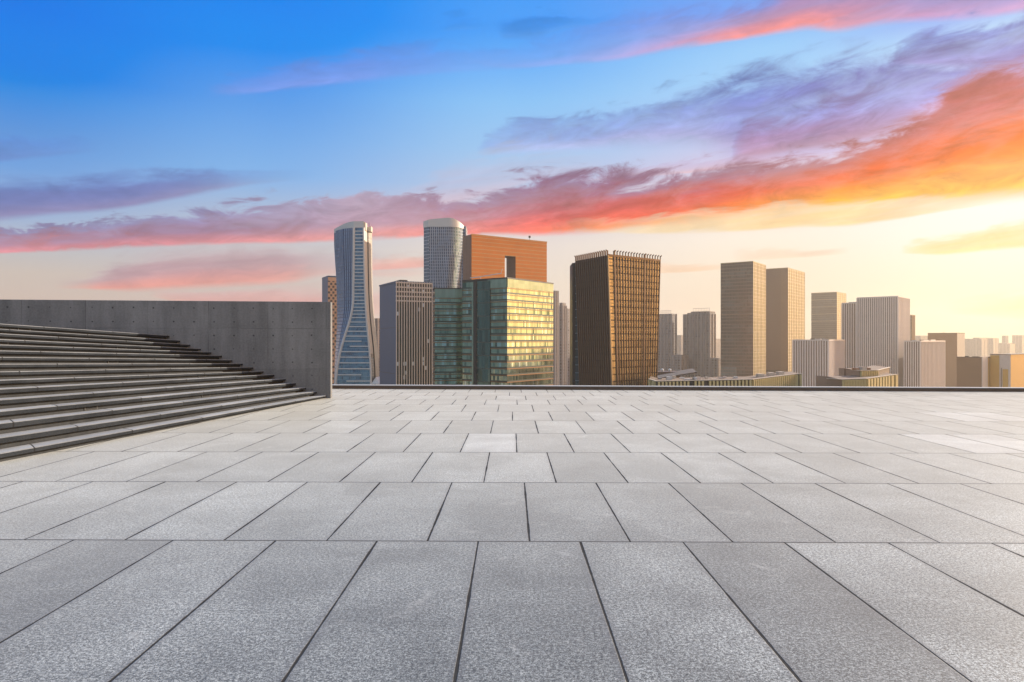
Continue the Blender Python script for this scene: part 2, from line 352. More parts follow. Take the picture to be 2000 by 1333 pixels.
def concrete(name, lo, hi, panel=False, scale=1.0, rough=0.75):
    m_, t, b = new_mat(name)
    co = texco(t)
    x, y, z = t.xyz(co)
    streak_v = t.vec(t.m('MULTIPLY', x, 2.6), t.m('MULTIPLY', y, 2.6), t.m('MULTIPLY', z, 0.35))
    s1 = t.noise(streak_v, 1.0 * scale, 6, 0.65); s2 = t.noise(co, 0.55 * scale, 5, 0.6); s3 = t.noise(co, 22 * scale, 4, 0.65)
    f = t.m('ADD', t.m('MULTIPLY', s1, 0.4), t.m('ADD', t.m('MULTIPLY', s2, 0.35), t.m('MULTIPLY', s3, 0.25)))
    c = t.ramp(f, [(0.34, lo), (0.64, hi)])
    h = t.m('MULTIPLY', s3, 0.3)
    if panel:                                  # formwork panel joints, every 1.5 m along and 1.1 m up
        u, v, _ = t.xyz(uvmap(t, 'UVMap'))
        fu = t.m('FRACT', t.m('DIVIDE', t.m('ADD', u, 0.13), 1.53)); fv = t.m('FRACT', t.m('DIVIDE', t.m('ADD', v, 0.30), 1.10))
        wob = t.m('MULTIPLY', t.m('SUBTRACT', t.noise(co, 3, 3), 0.5), 0.004)
        vis = t.smooth(t.noise(co, 0.9, 2), 0.36, 0.58)
        ju = t.m('LESS_THAN', t.m('ADD', fu, wob), 0.0075); jv = t.m('LESS_THAN', t.m('ADD', fv, wob), 0.0085)
        j = t.m('MULTIPLY', t.m('MAXIMUM', ju, jv), vis)
        wnp = t.white(t.vec(t.m('FLOOR', t.m('DIVIDE', t.m('ADD', u, 0.13), 1.53)), t.m('FLOOR', t.m('DIVIDE', t.m('ADD', v, 0.30), 1.10)), 0.0))[0]
        c = t.scale(c, t.m('MULTIPLY_ADD', wnp, 0.16, 0.92))
        c = t.mix(t.m('MULTIPLY', j, 0.65), c, tuple(k * 0.35 for k in lo))
        h = t.m('SUBTRACT', h, j)
    setp(t, b, c, rough, 0.0, 0.35, bump(t, h, 0.35, 0.006))
    return m_
m_wall = concrete('fair_faced_concrete', (0.125, 0.123, 0.119), (0.32, 0.315, 0.305), panel=True)
m_riser = concrete('riser_stone', (0.014, 0.016, 0.019), (0.055, 0.06, 0.067), scale=1.6)  # kept darker than the treads: riser shade put into the stone colour

def cap_mat():
    m_, t, b = new_mat('step_cap_stone')
    co = texco(t); u, v, _ = t.xyz(uvmap(t, 'UVMap'))
    geo = t.n.new('ShaderNodeNewGeometry'); nz = t.xyz(geo.outputs['Normal'])[2]
    s1 = t.noise(co, 60, 4, 0.65); s2 = t.noise(co, 1.3, 5, 0.6)
    f = t.m('ADD', t.m('MULTIPLY', s1, 0.5), t.m('MULTIPLY', s2, 0.5))
    lit_top = t.ramp(f, [(0.36, (0.28, 0.29, 0.30)), (0.62, (0.46, 0.472, 0.485))])       # pale tops: brightness of lit treads put into the colour
    face = t.ramp(f, [(0.36, (0.012, 0.0145, 0.018)), (0.64, (0.048, 0.055, 0.064))])     # upright faces darkened, their shade put into the colour
    c = t.mix(t.smooth(nz, 0.5, 0.9), face, lit_top)
    slab = t.m('FLOOR', t.m('DIVIDE', u, 1.9))
    c = t.scale(c, t.m('MULTIPLY_ADD', t.white(t.vec(slab, t.m('FLOOR', v), 3.0))[0], 0.22, 0.89))
    j = t.m('LESS_THAN', t.m('FRACT', t.m('DIVIDE', u, 1.9)), 0.012)
    c = t.mix(j, c, (0.02, 0.02, 0.02))
    setp(t, b, c, 0.85, 0.0, 0.15, bump(t, t.m('SUBTRACT', t.m('MULTIPLY', s1, 0.3), j), 0.5, 0.006))
    return m_
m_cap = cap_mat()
m_dark = plain('dark_recess', (0.012, 0.012, 0.013), 0.8)
m_kerb = plain('brown_kerb_face', (0.17, 0.115, 0.08), 0.6, 0, 0.25, 1.2)
m_coping = plain('pale_coping', (0.62, 0.60, 0.57), 0.5, 0, 0.1, 1.5)
m_frame = plain('dull_frame', (0.12, 0.12, 0.12), 0.6)
m_steel = plain('grey_steel', (0.30, 0.31, 0.32), 0.4, 0.6)

# ------------------------------------------------------------------ plaza
KM = -0.062                                           # the far kerb runs slightly towards the camera on the right
kerbD = lambda x: 22.34 + (x + 5.83) * KM
row_y = [1352, 1058, 943, 884, 847, 822, 804.5, 791, 781.3, 773.5, 767]
edges = [F * CH / (y - HY) for y in row_y]
while edges[-1] < 26: edges.append(edges[-1] + 1.35)
front = [edges[0]]
while front[-1] > -5: front.append(front[-1] - 2.15)
edges = front[:0:-1] + edges
TW = 0.808
joint_x = {3: -0.271, 4: 0.132, 5: -0.32, 6: 0.07, 7: -0.363, 8: 0.005, 9: -0.32, 10: 0.126}
first = len(front) - 1
def build_paving():
    import bmesh
    bm = bmesh.new()
    X0, X1 = -34.0, 46.0
    rows = []
    for r in range(len(edges) - 1):
        k = r - first
        o0 = {0: -0.271, 1: 0.132, 2: -0.32, 3: 0.07, 4: -0.363, 5: 0.005, 6: -0.32, 7: 0.126}.get(k, rnd.uniform(-.4, .4))
        n0 = math.floor((X0 - o0) / TW)
        rows.append([o0 + TW * n + rnd.uniform(-.008, .008) for n in range(n0, n0 + int((X1 - X0) / TW) + 2)])
    ry = lambda i, x: edges[i] - 0.012 * x
    vcache = {}
    def vert(i, x):
        key = (i, round(x, 3))
        if key not in vcache: vcache[key] = bm.verts.new((x, ry(i, x), 0.0))
        return vcache[key]
    ua = bm.loops.layers.uv.new('UVMap'); ub = bm.loops.layers.uv.new('far')
    tn = bm.faces.layers.float.new('tone'); sl = bm.faces.layers.float.new('slick')
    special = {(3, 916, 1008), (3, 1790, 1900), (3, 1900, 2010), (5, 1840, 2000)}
    for r, js in enumerate(rows):
        below = rows[r - 1] if r > 0 else []
        above = rows[r + 1] if r + 1 < len(rows) else []
        for a_, b_ in zip(js, js[1:]):
            bot = [a_] + [x for x in below if a_ + .01 < x < b_ - .01] + [b_]
            top = [a_] + [x for x in above if a_ + .01 < x < b_ - .01] + [b_]
            vs_ = [vert(r, x) for x in bot] + [vert(r + 1, x) for x in reversed(top)]
            try: f = bm.faces.new(vs_)
            except ValueError: continue
            for l in f.loops:
                x, y = l.vert.co.x, l.vert.co.y
                l[ua].uv = (x - a_, y - ry(r, x)); l[ub].uv = (b_ - x, ry(r + 1, x) - y)
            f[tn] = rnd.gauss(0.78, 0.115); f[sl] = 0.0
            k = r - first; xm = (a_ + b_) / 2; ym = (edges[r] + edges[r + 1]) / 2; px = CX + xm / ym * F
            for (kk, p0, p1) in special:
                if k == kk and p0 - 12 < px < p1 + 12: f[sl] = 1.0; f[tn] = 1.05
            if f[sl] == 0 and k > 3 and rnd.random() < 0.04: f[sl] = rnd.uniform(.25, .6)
    bmesh.ops.recalc_face_normals(bm, faces=bm.faces)
    # cut the sheet along the kerb line
    geom = list(bm.verts) + list(bm.edges) + list(bm.faces)
    bmesh.ops.bisect_plane(bm, geom=geom, plane_co=(0, kerbD(0) + 0.05, 0), plane_no=Vector((-KM, 1, 0)).normalized(), clear_outer=True)
    me = bpy.data.meshes.new('plaza_paving'); bm.to_mesh(me); bm.free(); me.materials.append(m_pave)
    o = bpy.data.objects.new('plaza_paving', me); COL.objects.link(o)
    if me.polygons[0].normal.z < 0: me.flip_normals()
    return tag(o, kind='structure')
build_paving()
# the deck that carries the paving, 4 mm under it, down to the city
GZ = -75.0
mb = MB()
pl = [(-34, -5), (46, -5), (46, kerbD(46) + .05), (-34, kerbD(-34) + .05)]
zt, zb = -0.012, -9.0
mb.face([(x, y, zt) for x, y in pl])
for i in range(4):
    (xa, ya), (xb, yb) = pl[i], pl[(i + 1) % 4]
    mb.face([(xa, ya, zb), (xb, yb, zb), (xb, yb, zt), (xa, ya, zt)])
mb.face([(x, y, zb) for x, y in pl][::-1])
tag(mb.build('terrace_deck', m_kerb), kind='structure')
# kerb along the far edge
kb = thing('edge_kerb', 'long low brown kerb with a thin pale top along the far edge of the plaza', 'kerb', (-5.83, kerbD(-5.83), 0), math.atan(KM)); kb['kind'] = 'thing'
Lk = 52.0
MB().box(-2.0, Lk, 0.0, 0.24, -0.3, 0.098).build('kerb_face', m_kerb, kb)
cp = MB().box(-2.0, Lk, -0.015, 0.25, 0.098, 0.122).build('coping', m_coping, kb)
bv = cp.modifiers.new('bevel', 'BEVEL'); bv.width = 0.005; bv.segments = 2

# ------------------------------------------------------------------ concrete wall
WM = 0.1355
wallD = lambda x: 18.68 + (x + 4.96) * WM
def on_wall(x, y):
    k = (x - CX) / F; D = (18.68 + 4.96 * WM) / (1 - k * WM); return at(x, y, D)
wt_root = thing('concrete_wall', 'long grey fair-faced concrete wall with rows of tie holes above the staircase', 'wall', (-4.96, 18.68, 0), math.atan(WM)); wt_root['kind'] = 'thing'
WL, WH, WTH = 32.0, 2.637, 0.33
wb = MB().box(-WL, 0, 0, WTH, -0.4, WH).build('wall_body', m_wall, wt_root)
bv = wb.modifiers.new('bevel', 'BEVEL'); bv.width = 0.012; bv.segments = 2
hole = MB()
for k in range(10):
    a0, a1 = k * math.tau / 10, (k + 1) * math.tau / 10
    ro, ri = 0.022, 0.015
    o0, o1 = (ro * math.cos(a0), ro * math.sin(a0)), (ro * math.cos(a1), ro * math.sin(a1))
    i0, i1 = (ri * math.cos(a0), ri * math.sin(a0)), (ri * math.cos(a1), ri * math.sin(a1))
    hole.face([(o0[0], 0, o0[1]), (o1[0], 0, o1[1]), (o1[0], -.004, o1[1]), (o0[0], -.004, o0[1])])
    hole.face([(o0[0], -.004, o0[1]), (o1[0], -.004, o1[1]), (i1[0], -.004, i1[1]), (i0[0], -.004, i0[1])])
    hole.face([(i0[0], -.004, i0[1]), (i1[0], -.004, i1[1]), (i1[0], -.0015, i1[1]), (i0[0], -.0015, i0[1])])
hole.face([(.015 * math.cos(k * math.tau / 10), -.0015, .015 * math.sin(k * math.tau / 10)) for k in range(10)])
hole_me = hole.mesh('tie_hole', plain('plugged_hole', (0.085, 0.085, 0.083), .9))
def stair_top_at(xl):                 # height of the stair profile on the wall, by local x
    return max(0.0, min(1.75, -xl * 1.68 / 4.2))
for c in range(18):
    for r in range(7):
        xl = -0.50 - 0.508 * c; z = 2.447 - 0.366 * r
        if z < stair_top_at(xl) + 0.02: continue
        h = bpy.data.objects.new('tie_hole', hole_me); COL.objects.link(h); h.parent = wt_root; hs_ = rnd.uniform(.6, 1.15); h.scale = (hs_, 1, hs_)
        h.location = (xl + rnd.uniform(-.01, .01), 0, z + rnd.uniform(-.008, .008))

# ------------------------------------------------------------------ staircase: each nosing is one straight edge from the wall to beyond the frame
yf = [885.7, 855, 827, 803.5, 781, 760, 742.7, 726, 711, 697.7, 685, 673.6, 662.8, 651.5, 642.5, 632.4]
wf = [(638, 772.6), (619, 764.8), (598, 757), (578, 748), (558, 740), (536, 731.6), (515, 725), (495, 717), (474.5, 710), (454, 703), (433.6, 694.6), (413, 687.7), (392.6, 681), (372, 673), (352, 665), (331, 655.6)]
st = thing('staircase', 'broad grey stone staircase climbing to the left beside the concrete wall', 'staircase', (-6, 14, 0))
O = Vector((-6, 14, 0))
Ns = [at(0, y, 8.85 + 0.30 * i) for i, y in enumerate(yf)]
Fs = [on_wall(x, y) for x, y in wf]
ext = lambda n, f, s: f + (n - f) * s          # s=0 at the wall, 1 at the frame edge, 1.5 beyond
out = Vector((0.986, -0.165, 0))
SS = [-0.02, 0.25, 0.5, 0.75, 1.0, 1.5]
lights = [(146, 877), (415, 823), (554, 795), (185, 797), (408, 773), (210, 747), (226, 709), (243, 680), (8, 671), (53, 644), (400, 737)]
for i in range(16):
    n, f = Ns[i], Fs[i]
    if i + 1 < 16: n2, f2 = Ns[i + 1], Fs[i + 1]
    else: n2, f2 = n + Vector((-4, 0.5, 0)), f + Vector((-4, -.55, 0))
    rise_n = n.z - (Ns[i - 1].z if i else 0); rise_f = f.z - (Fs[i - 1].z if i else 0)
    L = (n - f).length
    drop = [.004, .004, .005, .006, .006, .008, .012, .017, .020, .020, .017, .014, .010, .006, .004, .0][i]
    mr, mc = MB(), MB()
    for s0, s1 in zip(SS, SS[1:]):
        P = []
        for s in (s0, s1):
            p = ext(n, f, s); q = ext(n2, f2, s); h = max(0.03, rise_f + (rise_n - rise_f) * s)
            d = s * L
            P.append((p, q, h, d))
        (p0, q0, h0, d0), (p1, q1, h1, d1) = P
        up = lambda p, dz, o_: Vector((p.x, p.y, p.z + dz)) + out * o_ - O
        # riser below the cap, set back 35 mm
        mr.face([up(p0, -h0 - .06, -.075), up(p1, -h1 - .06, -.075), up(p1, -h1 * .40, -.075), up(p0, -h0 * .40, -.075)], [(d0, 0), (d1, 0), (d1, h1), (d0, h0)])
        # cap: underside, face, arris, top
        v_ = 0.5 + i
        mc.face([up(p0, -h0 * .50, -.08), up(p1, -h1 * .50, -.08), up(p1, -h1 * .50, -.004), up(p0, -h0 * .50, -.004)], [(d0 + i * 1.13, v_)] * 4)
        u0, u1 = d0 + i * 1.13 + 40, d1 + i * 1.13 + 40
        mc.face([up(p0, -h0 * .50, -.004), up(p1, -h1 * .50, -.004), up(p1, -.012, 0), up(p0, -.012, 0)], [(u0, v_), (u1, v_), (u1, v_), (u0, v_)])
        mc.face([up(p0, -.012, 0), up(p1, -.012, 0), up(p1, 0, -.012), up(p0, 0, -.012)], [(u0, v_), (u1, v_), (u1, v_), (u0, v_)])
        a0, a1 = Vector((q0.x, q0.y, p0.z - drop)) - out * .05 - O, Vector((q1.x, q1.y, p1.z - drop)) - out * .05 - O
        mc.face([up(p0, 0, -.012), up(p1, 0, -.012), a1, a0], [(u0, v_), (u1, v_), (u1, v_), (u0, v_)])
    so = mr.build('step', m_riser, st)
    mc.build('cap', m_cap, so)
    # recessed step lights in this riser
    for (lx, ly) in lights:
        dirn = at(lx, ly, 1.0) - Vector((0, 0, CH)); best = None
        for s in [k / 400 for k in range(0, 401)]:
            p = ext(n, f, s); h = max(0.03, rise_f + (rise_n - rise_f) * s)
            px = CX + p.x / p.y * F
            if best is None or abs(px - lx) < best[0]: best = (abs(px - lx), s, p, h)
        _, s, p, h = best
        yt = HY + (CH - p.z) / p.y * F; yb = HY + (CH - p.z + h) / p.y * F
        if yt < ly <= yb:
            along = (n - f).normalized(); c0 = Vector((p.x, p.y, p.z - h * .74)) - out * .070 - O
            hw, hh_ = 0.13, h * .20
            box = MB()
            for (w_, z_, o_) in ((hw, hh_, 0.006),):
                pts = [c0 + along * w_ * sx + Vector((0, 0, z_ * sz)) + out * o_ for sx, sz in ((-1, -1), (1, -1), (1, 1), (-1, 1))]
                back_ = [p_ - out * .03 for p_ in pts]
                box.face(pts)
                for e in range(4): box.face([pts[e], pts[(e + 1) % 4], back_[(e + 1) % 4], back_[e]])
            box.build('step_light', m_dark, so)
            fr = MB()
            ring = lambda k_, o_: [c0 + along * hw * k_ * sx + Vector((0, 0, hh_ * (1 + (k_ - 1) * 2.2) * sz)) + out * o_ for sx, sz in ((-1, -1), (1, -1), (1, 1), (-1, 1))]
            r_in, r_out, r_bk = ring(0.98, .009), ring(1.07, .009), ring(1.07, -.03)
            for e in range(4):
                e2 = (e + 1) % 4
                fr.face([r_out[e], r_out[e2], r_in[e2], r_in[e]]); fr.face([r_bk[e], r_bk[e2], r_out[e2], r_out[e]])
            fr.build('light_frame', m_frame, so)

# ------------------------------------------------------------------ city ground
m_ground = plain('city_ground', (0.32, 0.26, 0.20), 0.9, 0, 0.3, 0.01)
g = MB(); g.face([(-990, -50, GZ), (2490, -50, GZ), (2490, 3590, GZ), (-990, 3590, GZ)])
tag(g.build('ground', m_ground), kind='structure')

# ------------------------------------------------------------------ city buildings
class B: pass
def place(name, label, cat, xl, xc, xr, ytop, D, th, group=None):
    """A block seen on its corner: photo columns of its left end, near corner and right end, roof row at the corner, distance.
    Local x runs along the right face (plane y=0), local y along the left face (plane x=0)."""
    b = B(); a = R(th); kl, kr = (xl - CX) / F, (xr - CX) / F
    P = at(xc, HY, D)
    b.L = (P.x - kl * D) / (math.cos(a) + kl * math.sin(a))
    b.W = (kr * D - P.x) / (math.sin(a) - kr * math.cos(a))
    b.H = CH + (HY - ytop) / F * D - GZ
    b.zk = CH - 86 / F * D - GZ                      # local height where the plaza kerb cuts the view
    b.root = thing(name, label, cat, (P.x, P.y, GZ), R(90 - th), group)
    b.px = D / F                                       # metres per photo pixel
    return b
def local(b, mb, name, mats): return mb.build(name, mats, b.root)
def body(b, mr, ml, roof, name='body', z0=0.0, z1=None):
    mb = MB(); z1 = b.H if z1 is None else z1
    x0, x1, y0, y1 = 0, b.W, 0, b.L
    mb.face([(x0,y0,z0),(x1,y0,z0),(x1,y0,z1),(x0,y0,z1)], [(x0,z0),(x1,z0),(x1,z1),(x0,z1)], 0)
    mb.face([(x1,y0,z0),(x1,y1,z0),(x1,y1,z1),(x1,y0,z1)], [(y0,z0),(y1,z0),(y1,z1),(y0,z1)], 0)
    mb.face([(x1,y1,z0),(x0,y1,z0),(x0,y1,z1),(x1,y1,z1)], [(x1,z0),(x0,z0),(x0,z1),(x1,z1)], 1)
    mb.face([(x0,y1,z0),(x0,y0,z0),(x0,y0,z1),(x0,y1,z1)], [(y1,z0),(y0,z0),(y0,z1),(y1,z1)], 1)
    mb.face([(x0,y0,z1),(x1,y0,z1),(x1,y1,z1),(x0,y1,z1)], [(x0,y0),(x1,y0),(x1,y1),(x0,y1)], 2)
    return local(b, mb, name, [mr, ml, roof])
def parapet(b, mat, h=1.5, t=0.35, proud=0.12, name='parapet'):
    mb = MB(); x0, x1, y0, y1 = -proud, b.W + proud, -proud, b.L + proud; z0, z1 = b.H - 0.5, b.H + h
    mb.box(x0, x1, y0, y0 + t, z0, z1); mb.box(x0, x1, y1 - t, y1, z0, z1)
    mb.box(x0, x0 + t, y0 + t, y1 - t, z0, z1); mb.box(x1 - t, x1, y0 + t, y1 - t, z0, z1)
    return local(b, mb, name, mat)
def fins(b, mat, n, w, d, side='r', z0=None, z1=None, name='fin', inset=0.0):
    z0 = max(0, b.zk - 12) if z0 is None else z0; z1 = b.H if z1 is None else z1
    me = None; Ln = b.W if side == 'r' else b.L
    for i in range(n):
        p = inset + (Ln - 2 * inset) * i / (n - 1)
        if me is None:
            mb = MB()
            if side == 'r': mb.box(-w / 2, w / 2, -d, -0.003, 0, z1 - z0)
            else: mb.box(-d, -0.003, -w / 2, w / 2, 0, z1 - z0)
            me = mb.mesh(name, mat)
        o = bpy.data.objects.new(name, me); COL.objects.link(o); o.parent = b.root
        o.location = (p, 0, z0) if side == 'r' else (0, p, z0)
def bands(b, mat, zs, h, d, name='floor_band', sides='rl', x1=None):
    for z in zs:
        mb = MB(); X = b.W if x1 is None else x1
        if 'r' in sides and 'l' in sides:               # one angle-shaped strip round the near corner
            pts = [(-d, b.L), (-d, -d), (X, -d), (X, -.003), (-.003, -.003), (-.003, b.L)]
        elif 'r' in sides: pts = [(-d, -d), (X, -d), (X, -.003), (-d, -.003)]
        else: pts = [(-d, b.L), (-d, -.003), (-.003, -.003), (-.003, b.L)]
        n = len(pts)
        for i in range(n):
            a, c = pts[i], pts[(i + 1) % n]
            mb.face([(a[0], a[1], z), (c[0], c[1], z), (c[0], c[1], z + h), (a[0], a[1], z + h)])
        mb.face([(p[0], p[1], z + h) for p in pts]); mb.face([(p[0], p[1], z) for p in pts][::-1])
        local(b, mb, name, mat)
def plant_box(b, mat, fx, fy, w, l, h, name='rooftop_plant'):
    return local(b, MB().box(b.W * fx, b.W * fx + w, b.L * fy, b.L * fy + l, b.H - .05, b.H + h), name, mat)
def mast(b, mat, fx, fy, h, r=0.12, name='antenna'):
    p = (b.W * fx, b.L * fy, b.H - .1)
    mb = MB().tube([p, (p[0], p[1], p[2] + h)], [r, r * .5], 5)
    return local(b, mb, name, mat)

m_tan = plain('tan_cladding', (0.30, 0.165, 0.085), .5, .1, .08, .1)
m_roof = plain('roof_grey', (0.24, 0.23, 0.22), 0.85, 0, 0.25, 0.1)
m_white = plain('white_metal', (0.66, 0.65, 0.63), 0.45, 0.1, 0.08, 0.2)
m_cream = plain('cream_cladding', (0.66, 0.57, 0.46), 0.5, 0, 0.08, 0.2)
m_slate = plain('slate_panel', (0.04, 0.09, 0.17), 0.45, 0.2, 0.12, 0.15)
m_beige = plain('beige_stone', (0.70, 0.59, 0.51), 0.6, 0, 0.08, 0.3)
m_brownm = plain('brown_metal', (0.20, 0.13, 0.09), 0.4, 0.3, 0.15, 0.2)
m_bronze = plain('bronze_panel', (0.50, 0.36, 0.19), 0.45, 0.25, 0.12, 0.2)
m_lilac = plain('pale_fin', (0.82, 0.71, 0.64), 0.5, 0.05, 0.06, 0.2)
m_darkmetal = plain('dark_metal', (0.06, 0.055, 0.05), 0.5, 0.3, 0.2, 0.3)

def clutter(b, seed, n=5, hmax=3.0):
    q = random.Random(seed)
    for i in range(n):
        w, l = q.uniform(2, max(2.5, b.W * .3)), q.uniform(2, max(2.5, b.L * .3))
        plant_box(b, q.choice([m_roof, m_darkmetal, m_beige]), q.uniform(.05, .6), q.uniform(.05, .6), w, l, q.uniform(1.0, hmax))
    mast(b, m_darkmetal, q.uniform(.2, .8), q.uniform(.2, .8), q.uniform(3, 6))

# --- the tall tower with a waisted outline and flared foot
def interp(tab, y):
    tab = sorted(tab)
    if y <= tab[0][0]: return tab[0][1]
    if y >= tab[-1][0]:
        (y0, a), (y1, b_) = tab[-2], tab[-1]; return a + (b_ - a) * min(1.6, (y - y0) / (y1 - y0))
    for i in range(len(tab) - 1):
        if tab[i][0] <= y <= tab[i + 1][0]:
            (y0, a), (y1, b_) = tab[i], tab[i + 1]; u = (y - y0) / (y1 - y0)
            pa = tab[i - 1] if i > 0 else tab[i]; pb = tab[i + 2] if i + 2 < len(tab) else tab[i + 1]
            m0 = (b_ - pa[1]) / (y1 - pa[0]) * (y1 - y0); m1 = (pb[1] - a) / (pb[0] - y0) * (y1 - y0)
            return (2*u**3-3*u**2+1)*a + (u**3-2*u**2+u)*m0 + (-2*u**3+3*u**2)*b_ + (u**3-u**2)*m1
def beam(mb, p0, p1, a, b_, mi=0):
    """square bar from p0 to p1 with half-width vectors a and b_"""
    c = [(-1, -1), (1, -1), (1, 1), (-1, 1)]
    A = [p0 + a * s + b_ * t for s, t in c]; Bq = [p1 + a * s + b_ * t for s, t in c]
    for i in range(4): mb.face([A[i], A[(i + 1) % 4], Bq[(i + 1) % 4], Bq[i]], None, mi)
    mb.face(A[::-1], None, mi); mb.face(Bq, None, mi)

m_grid = facade('blue_grid_wall', 3.9, 3.3, [(0.025, 0.09, 0.22), (0.08, 0.20, 0.40), (0.04, 0.13, 0.30)], mull=(0.46, 0.57, 0.73), mw=0.75, sp=0.9, spcol=(0.07, 0.10, 0.17), rough=0.18, metal=0.5)
m_front = facade('blue_front_glass', 3.9, 2.0, [(0.04, 0.16, 0.30), (0.20, 0.46, 0.66), (0.09, 0.28, 0.46), (0.02, 0.09, 0.18)], mull=(0.20, 0.28, 0.36), mw=0.16, sp=0.5, spcol=(0.20, 0.30, 0.40), rough=0.12, metal=0.7, cluster=.5)
m_side = facade('cream_side_wall', 3.9, 3.0, [(0.40, 0.34, 0.28), (0.56, 0.49, 0.40)], mull=(0.62, 0.53, 0.43), mw=1.4, sp=1.2, spcol=(0.60, 0.52, 0.42), rough=0.3, metal=0.2)
m_mesh = facade('dark_lattice', 3.0, 2.2, [(0.10, 0.11, 0.12), (0.2, 0.2, 0.2)], mull=(0.5, 0.47, 0.43), mw=0.5, sp=0.6, spcol=(0.46, 0.43, 0.4), rough=0.3, metal=0.3, brick=1)
TL = [(440, 652.5), (470, 652.5), (500, 654), (540, 656.5), (580, 658), (620, 658.5), (650, 657.5), (690, 655), (720, 653.5), (760, 652)]
TS = [(440, 691), (500, 690.6), (560, 690), (590, 689.4), (612, 686.5), (635, 680.5), (660, 672), (690, 664), (715, 659.2), (740, 656.4), (760, 655.6)]
TR = [(440, 710), (500, 711), (560, 712.5), (600, 714.2), (640, 717.2), (680, 721), (715, 723.6), (745, 724.4), (760, 724.4)]
TO = [(440, 726.8), (500, 727), (560, 727.8), (600, 729.6), (630, 732), (660, 735.5), (690, 738.4), (720, 740.2), (750, 741), (760, 741)]
def waisted_tower():
    D = 770.0; base = at(690, HY, D); base.z = GZ
    root = thing('skyscraper', 'tall blue glass tower with narrow waist, flaring foot and white curved edge lines', 'skyscraper', base)
    ys = [445 + (830 - 445) * i / 64 for i in range(65)]
    zof = lambda y: CH - (y - HY) / F * D
    pt = lambda x, y, d: Vector(((x - CX) / F * (D + d), D + d, zof(y))) - base
    def strip(tabs, ds, name, mat, y0=None, y1=None):
        mb = MB()
        for ya, yb in zip(ys, ys[1:]):
            if y0 and yb < y0 or y1 and ya > y1: continue
            for k in range(len(tabs) - 1):
                P = [pt(tabs[k](ya), ya, ds[k]), pt(tabs[k + 1](ya), ya, ds[k + 1]), pt(tabs[k + 1](yb), yb, ds[k + 1]), pt(tabs[k](yb), yb, ds[k])]
                ua, ub = k * 14.0, (k + 1) * 14.0
                w_a = (P[1] - P[0]).length
                mb.face(P, [(ua, P[0].z), (ua + w_a, P[1].z), (ua + w_a, P[2].z), (ua, P[3].z)], 0)
        return mb.build(name, mat, root)
    l_, s_, r_, o_ = (lambda y, T=T: interp(T, y) for T in (TL, TS, TR, TO))
    mid = lambda y: interp(TL, y) + (interp(TS, y) - interp(TL, y)) * .45
    strip([l_, mid, s_], [26, 9, 0], 'left_facade', m_grid)
    strip([s_, r_], [0, 0], 'front_glazing', m_front)
    g1 = lambda y: interp(TR, y) + (interp(TO, y) - interp(TR, y)) * .42
    g2 = lambda y: interp(TR, y) + (interp(TO, y) - interp(TR, y)) * .56
    strip([r_, g1], [0, 10], 'side_wall', m_cream, y1=692)
    strip([g1, g2], [10, 16], 'side_slot', m_darkmetal)
    strip([g2, o_], [12, 26], 'side_glazing', m_side)
    strip([r_, g1], [0, 10], 'lattice_screen', m_mesh, y0=692)
    mb = MB()
    for ya, yb in zip(ys, ys[1:]):
        mb.face([pt(o_(ya), ya, 26), pt(l_(ya), ya, 26), pt(l_(yb), yb, 26), pt(o_(yb), yb, 26)])
    mb.build('rear_wall', m_slate, root)
    for T, w in ((TS, 1.35), (TR, 1.1)):
        mb = MB(); mb.tube([pt(interp(T, y), y, -.4) for y in ys], w, 6); mb.build('edge_rib', m_white, root)
    rr = random.Random(3)
    y = 452.0; k = 0
    while y < 752:
        a, c = interp(TS, y), interp(TR, y); z = zof(y)
        if y > 640: a, c = (a, c - (c - a) * rr.choice([0, 0, .28])) if k % 2 == 0 else (a + (c - a) * rr.choice([.3, .34, 0]), c)
        mb = MB(); p0, p1 = pt(a, y, -.5), pt(c, y, -.5)
        beam(mb, p0, p1, Vector((0, 0.55, 0)), Vector((0, 0, .55 if y > 640 else .45)))
        mb.build('ledge', m_white, root); k += 1
        y += 6.75 if y < 620 else 8.6 + (y - 620) * .032
    # crown: a pale band that dips to the left, then stepped fins on the right
    mb = MB(); N = 12
    xsC = [652.5 + (691 - 652.5) * i / N for i in range(N + 1)] + [710]
    topC = [441 - 8.2 * min(1, math.sin(min(1, i / N * 1.15) * math.pi / 2)) for i in range(N + 1)] + [432.6]
    dep = [26 * (1 - i / N) ** 1.2 for i in range(N + 1)] + [0]
    for i in range(N + 1):
        a0, a1 = pt(xsC[i], 449 - 4 * min(1, i / 6), dep[i] - .6), pt(xsC[i + 1], 449 - 4 * min(1, (i + 1) / 6), dep[i + 1] - .6)
        b0, b1 = pt(xsC[i], topC[i], dep[i] - .6), pt(xsC[i + 1], topC[i + 1], dep[i + 1] - .6)
        mb.face([a0, a1, b1, b0])
        e0, e1 = Vector((b0.x, 26, b0.z)), Vector((b1.x, 26, b1.z)); mb.face([b0, b1, e1, e0])
    mb.build('crown', m_white, root)
    for (x0, x1, yt, d) in ((709.5, 716.5, 434.5, 2), (716.5, 727, 440.5, 12), (722.5, 727, 437.5, 18)):
        p = pt(x0, yt, d); q = pt(x1, 449, d + 6)
        MB().box(p.x, q.x, d - .8, d + 8, q.z, p.z).build('crown_fin', m_cream, root)
    p = pt(721, 437, 14); MB().tube([p - Vector((0, 0, 2)), p + Vector((0, 0, 4))], .2, 5).build('antenna', m_darkmetal, root)
    # entrance tent at the foot
    mb = MB(); e = [pt(725, 750, -2), pt(741, 750, -2), pt(733.5, 738, 4)]; f_ = [v + Vector((0, 22, 0)) for v in e]
    mb.face(e); mb.face([e[0], e[2], f_[2], f_[0]]); mb.face([e[2], e[1], f_[1], f_[2]]); mb.face(f_[::-1])
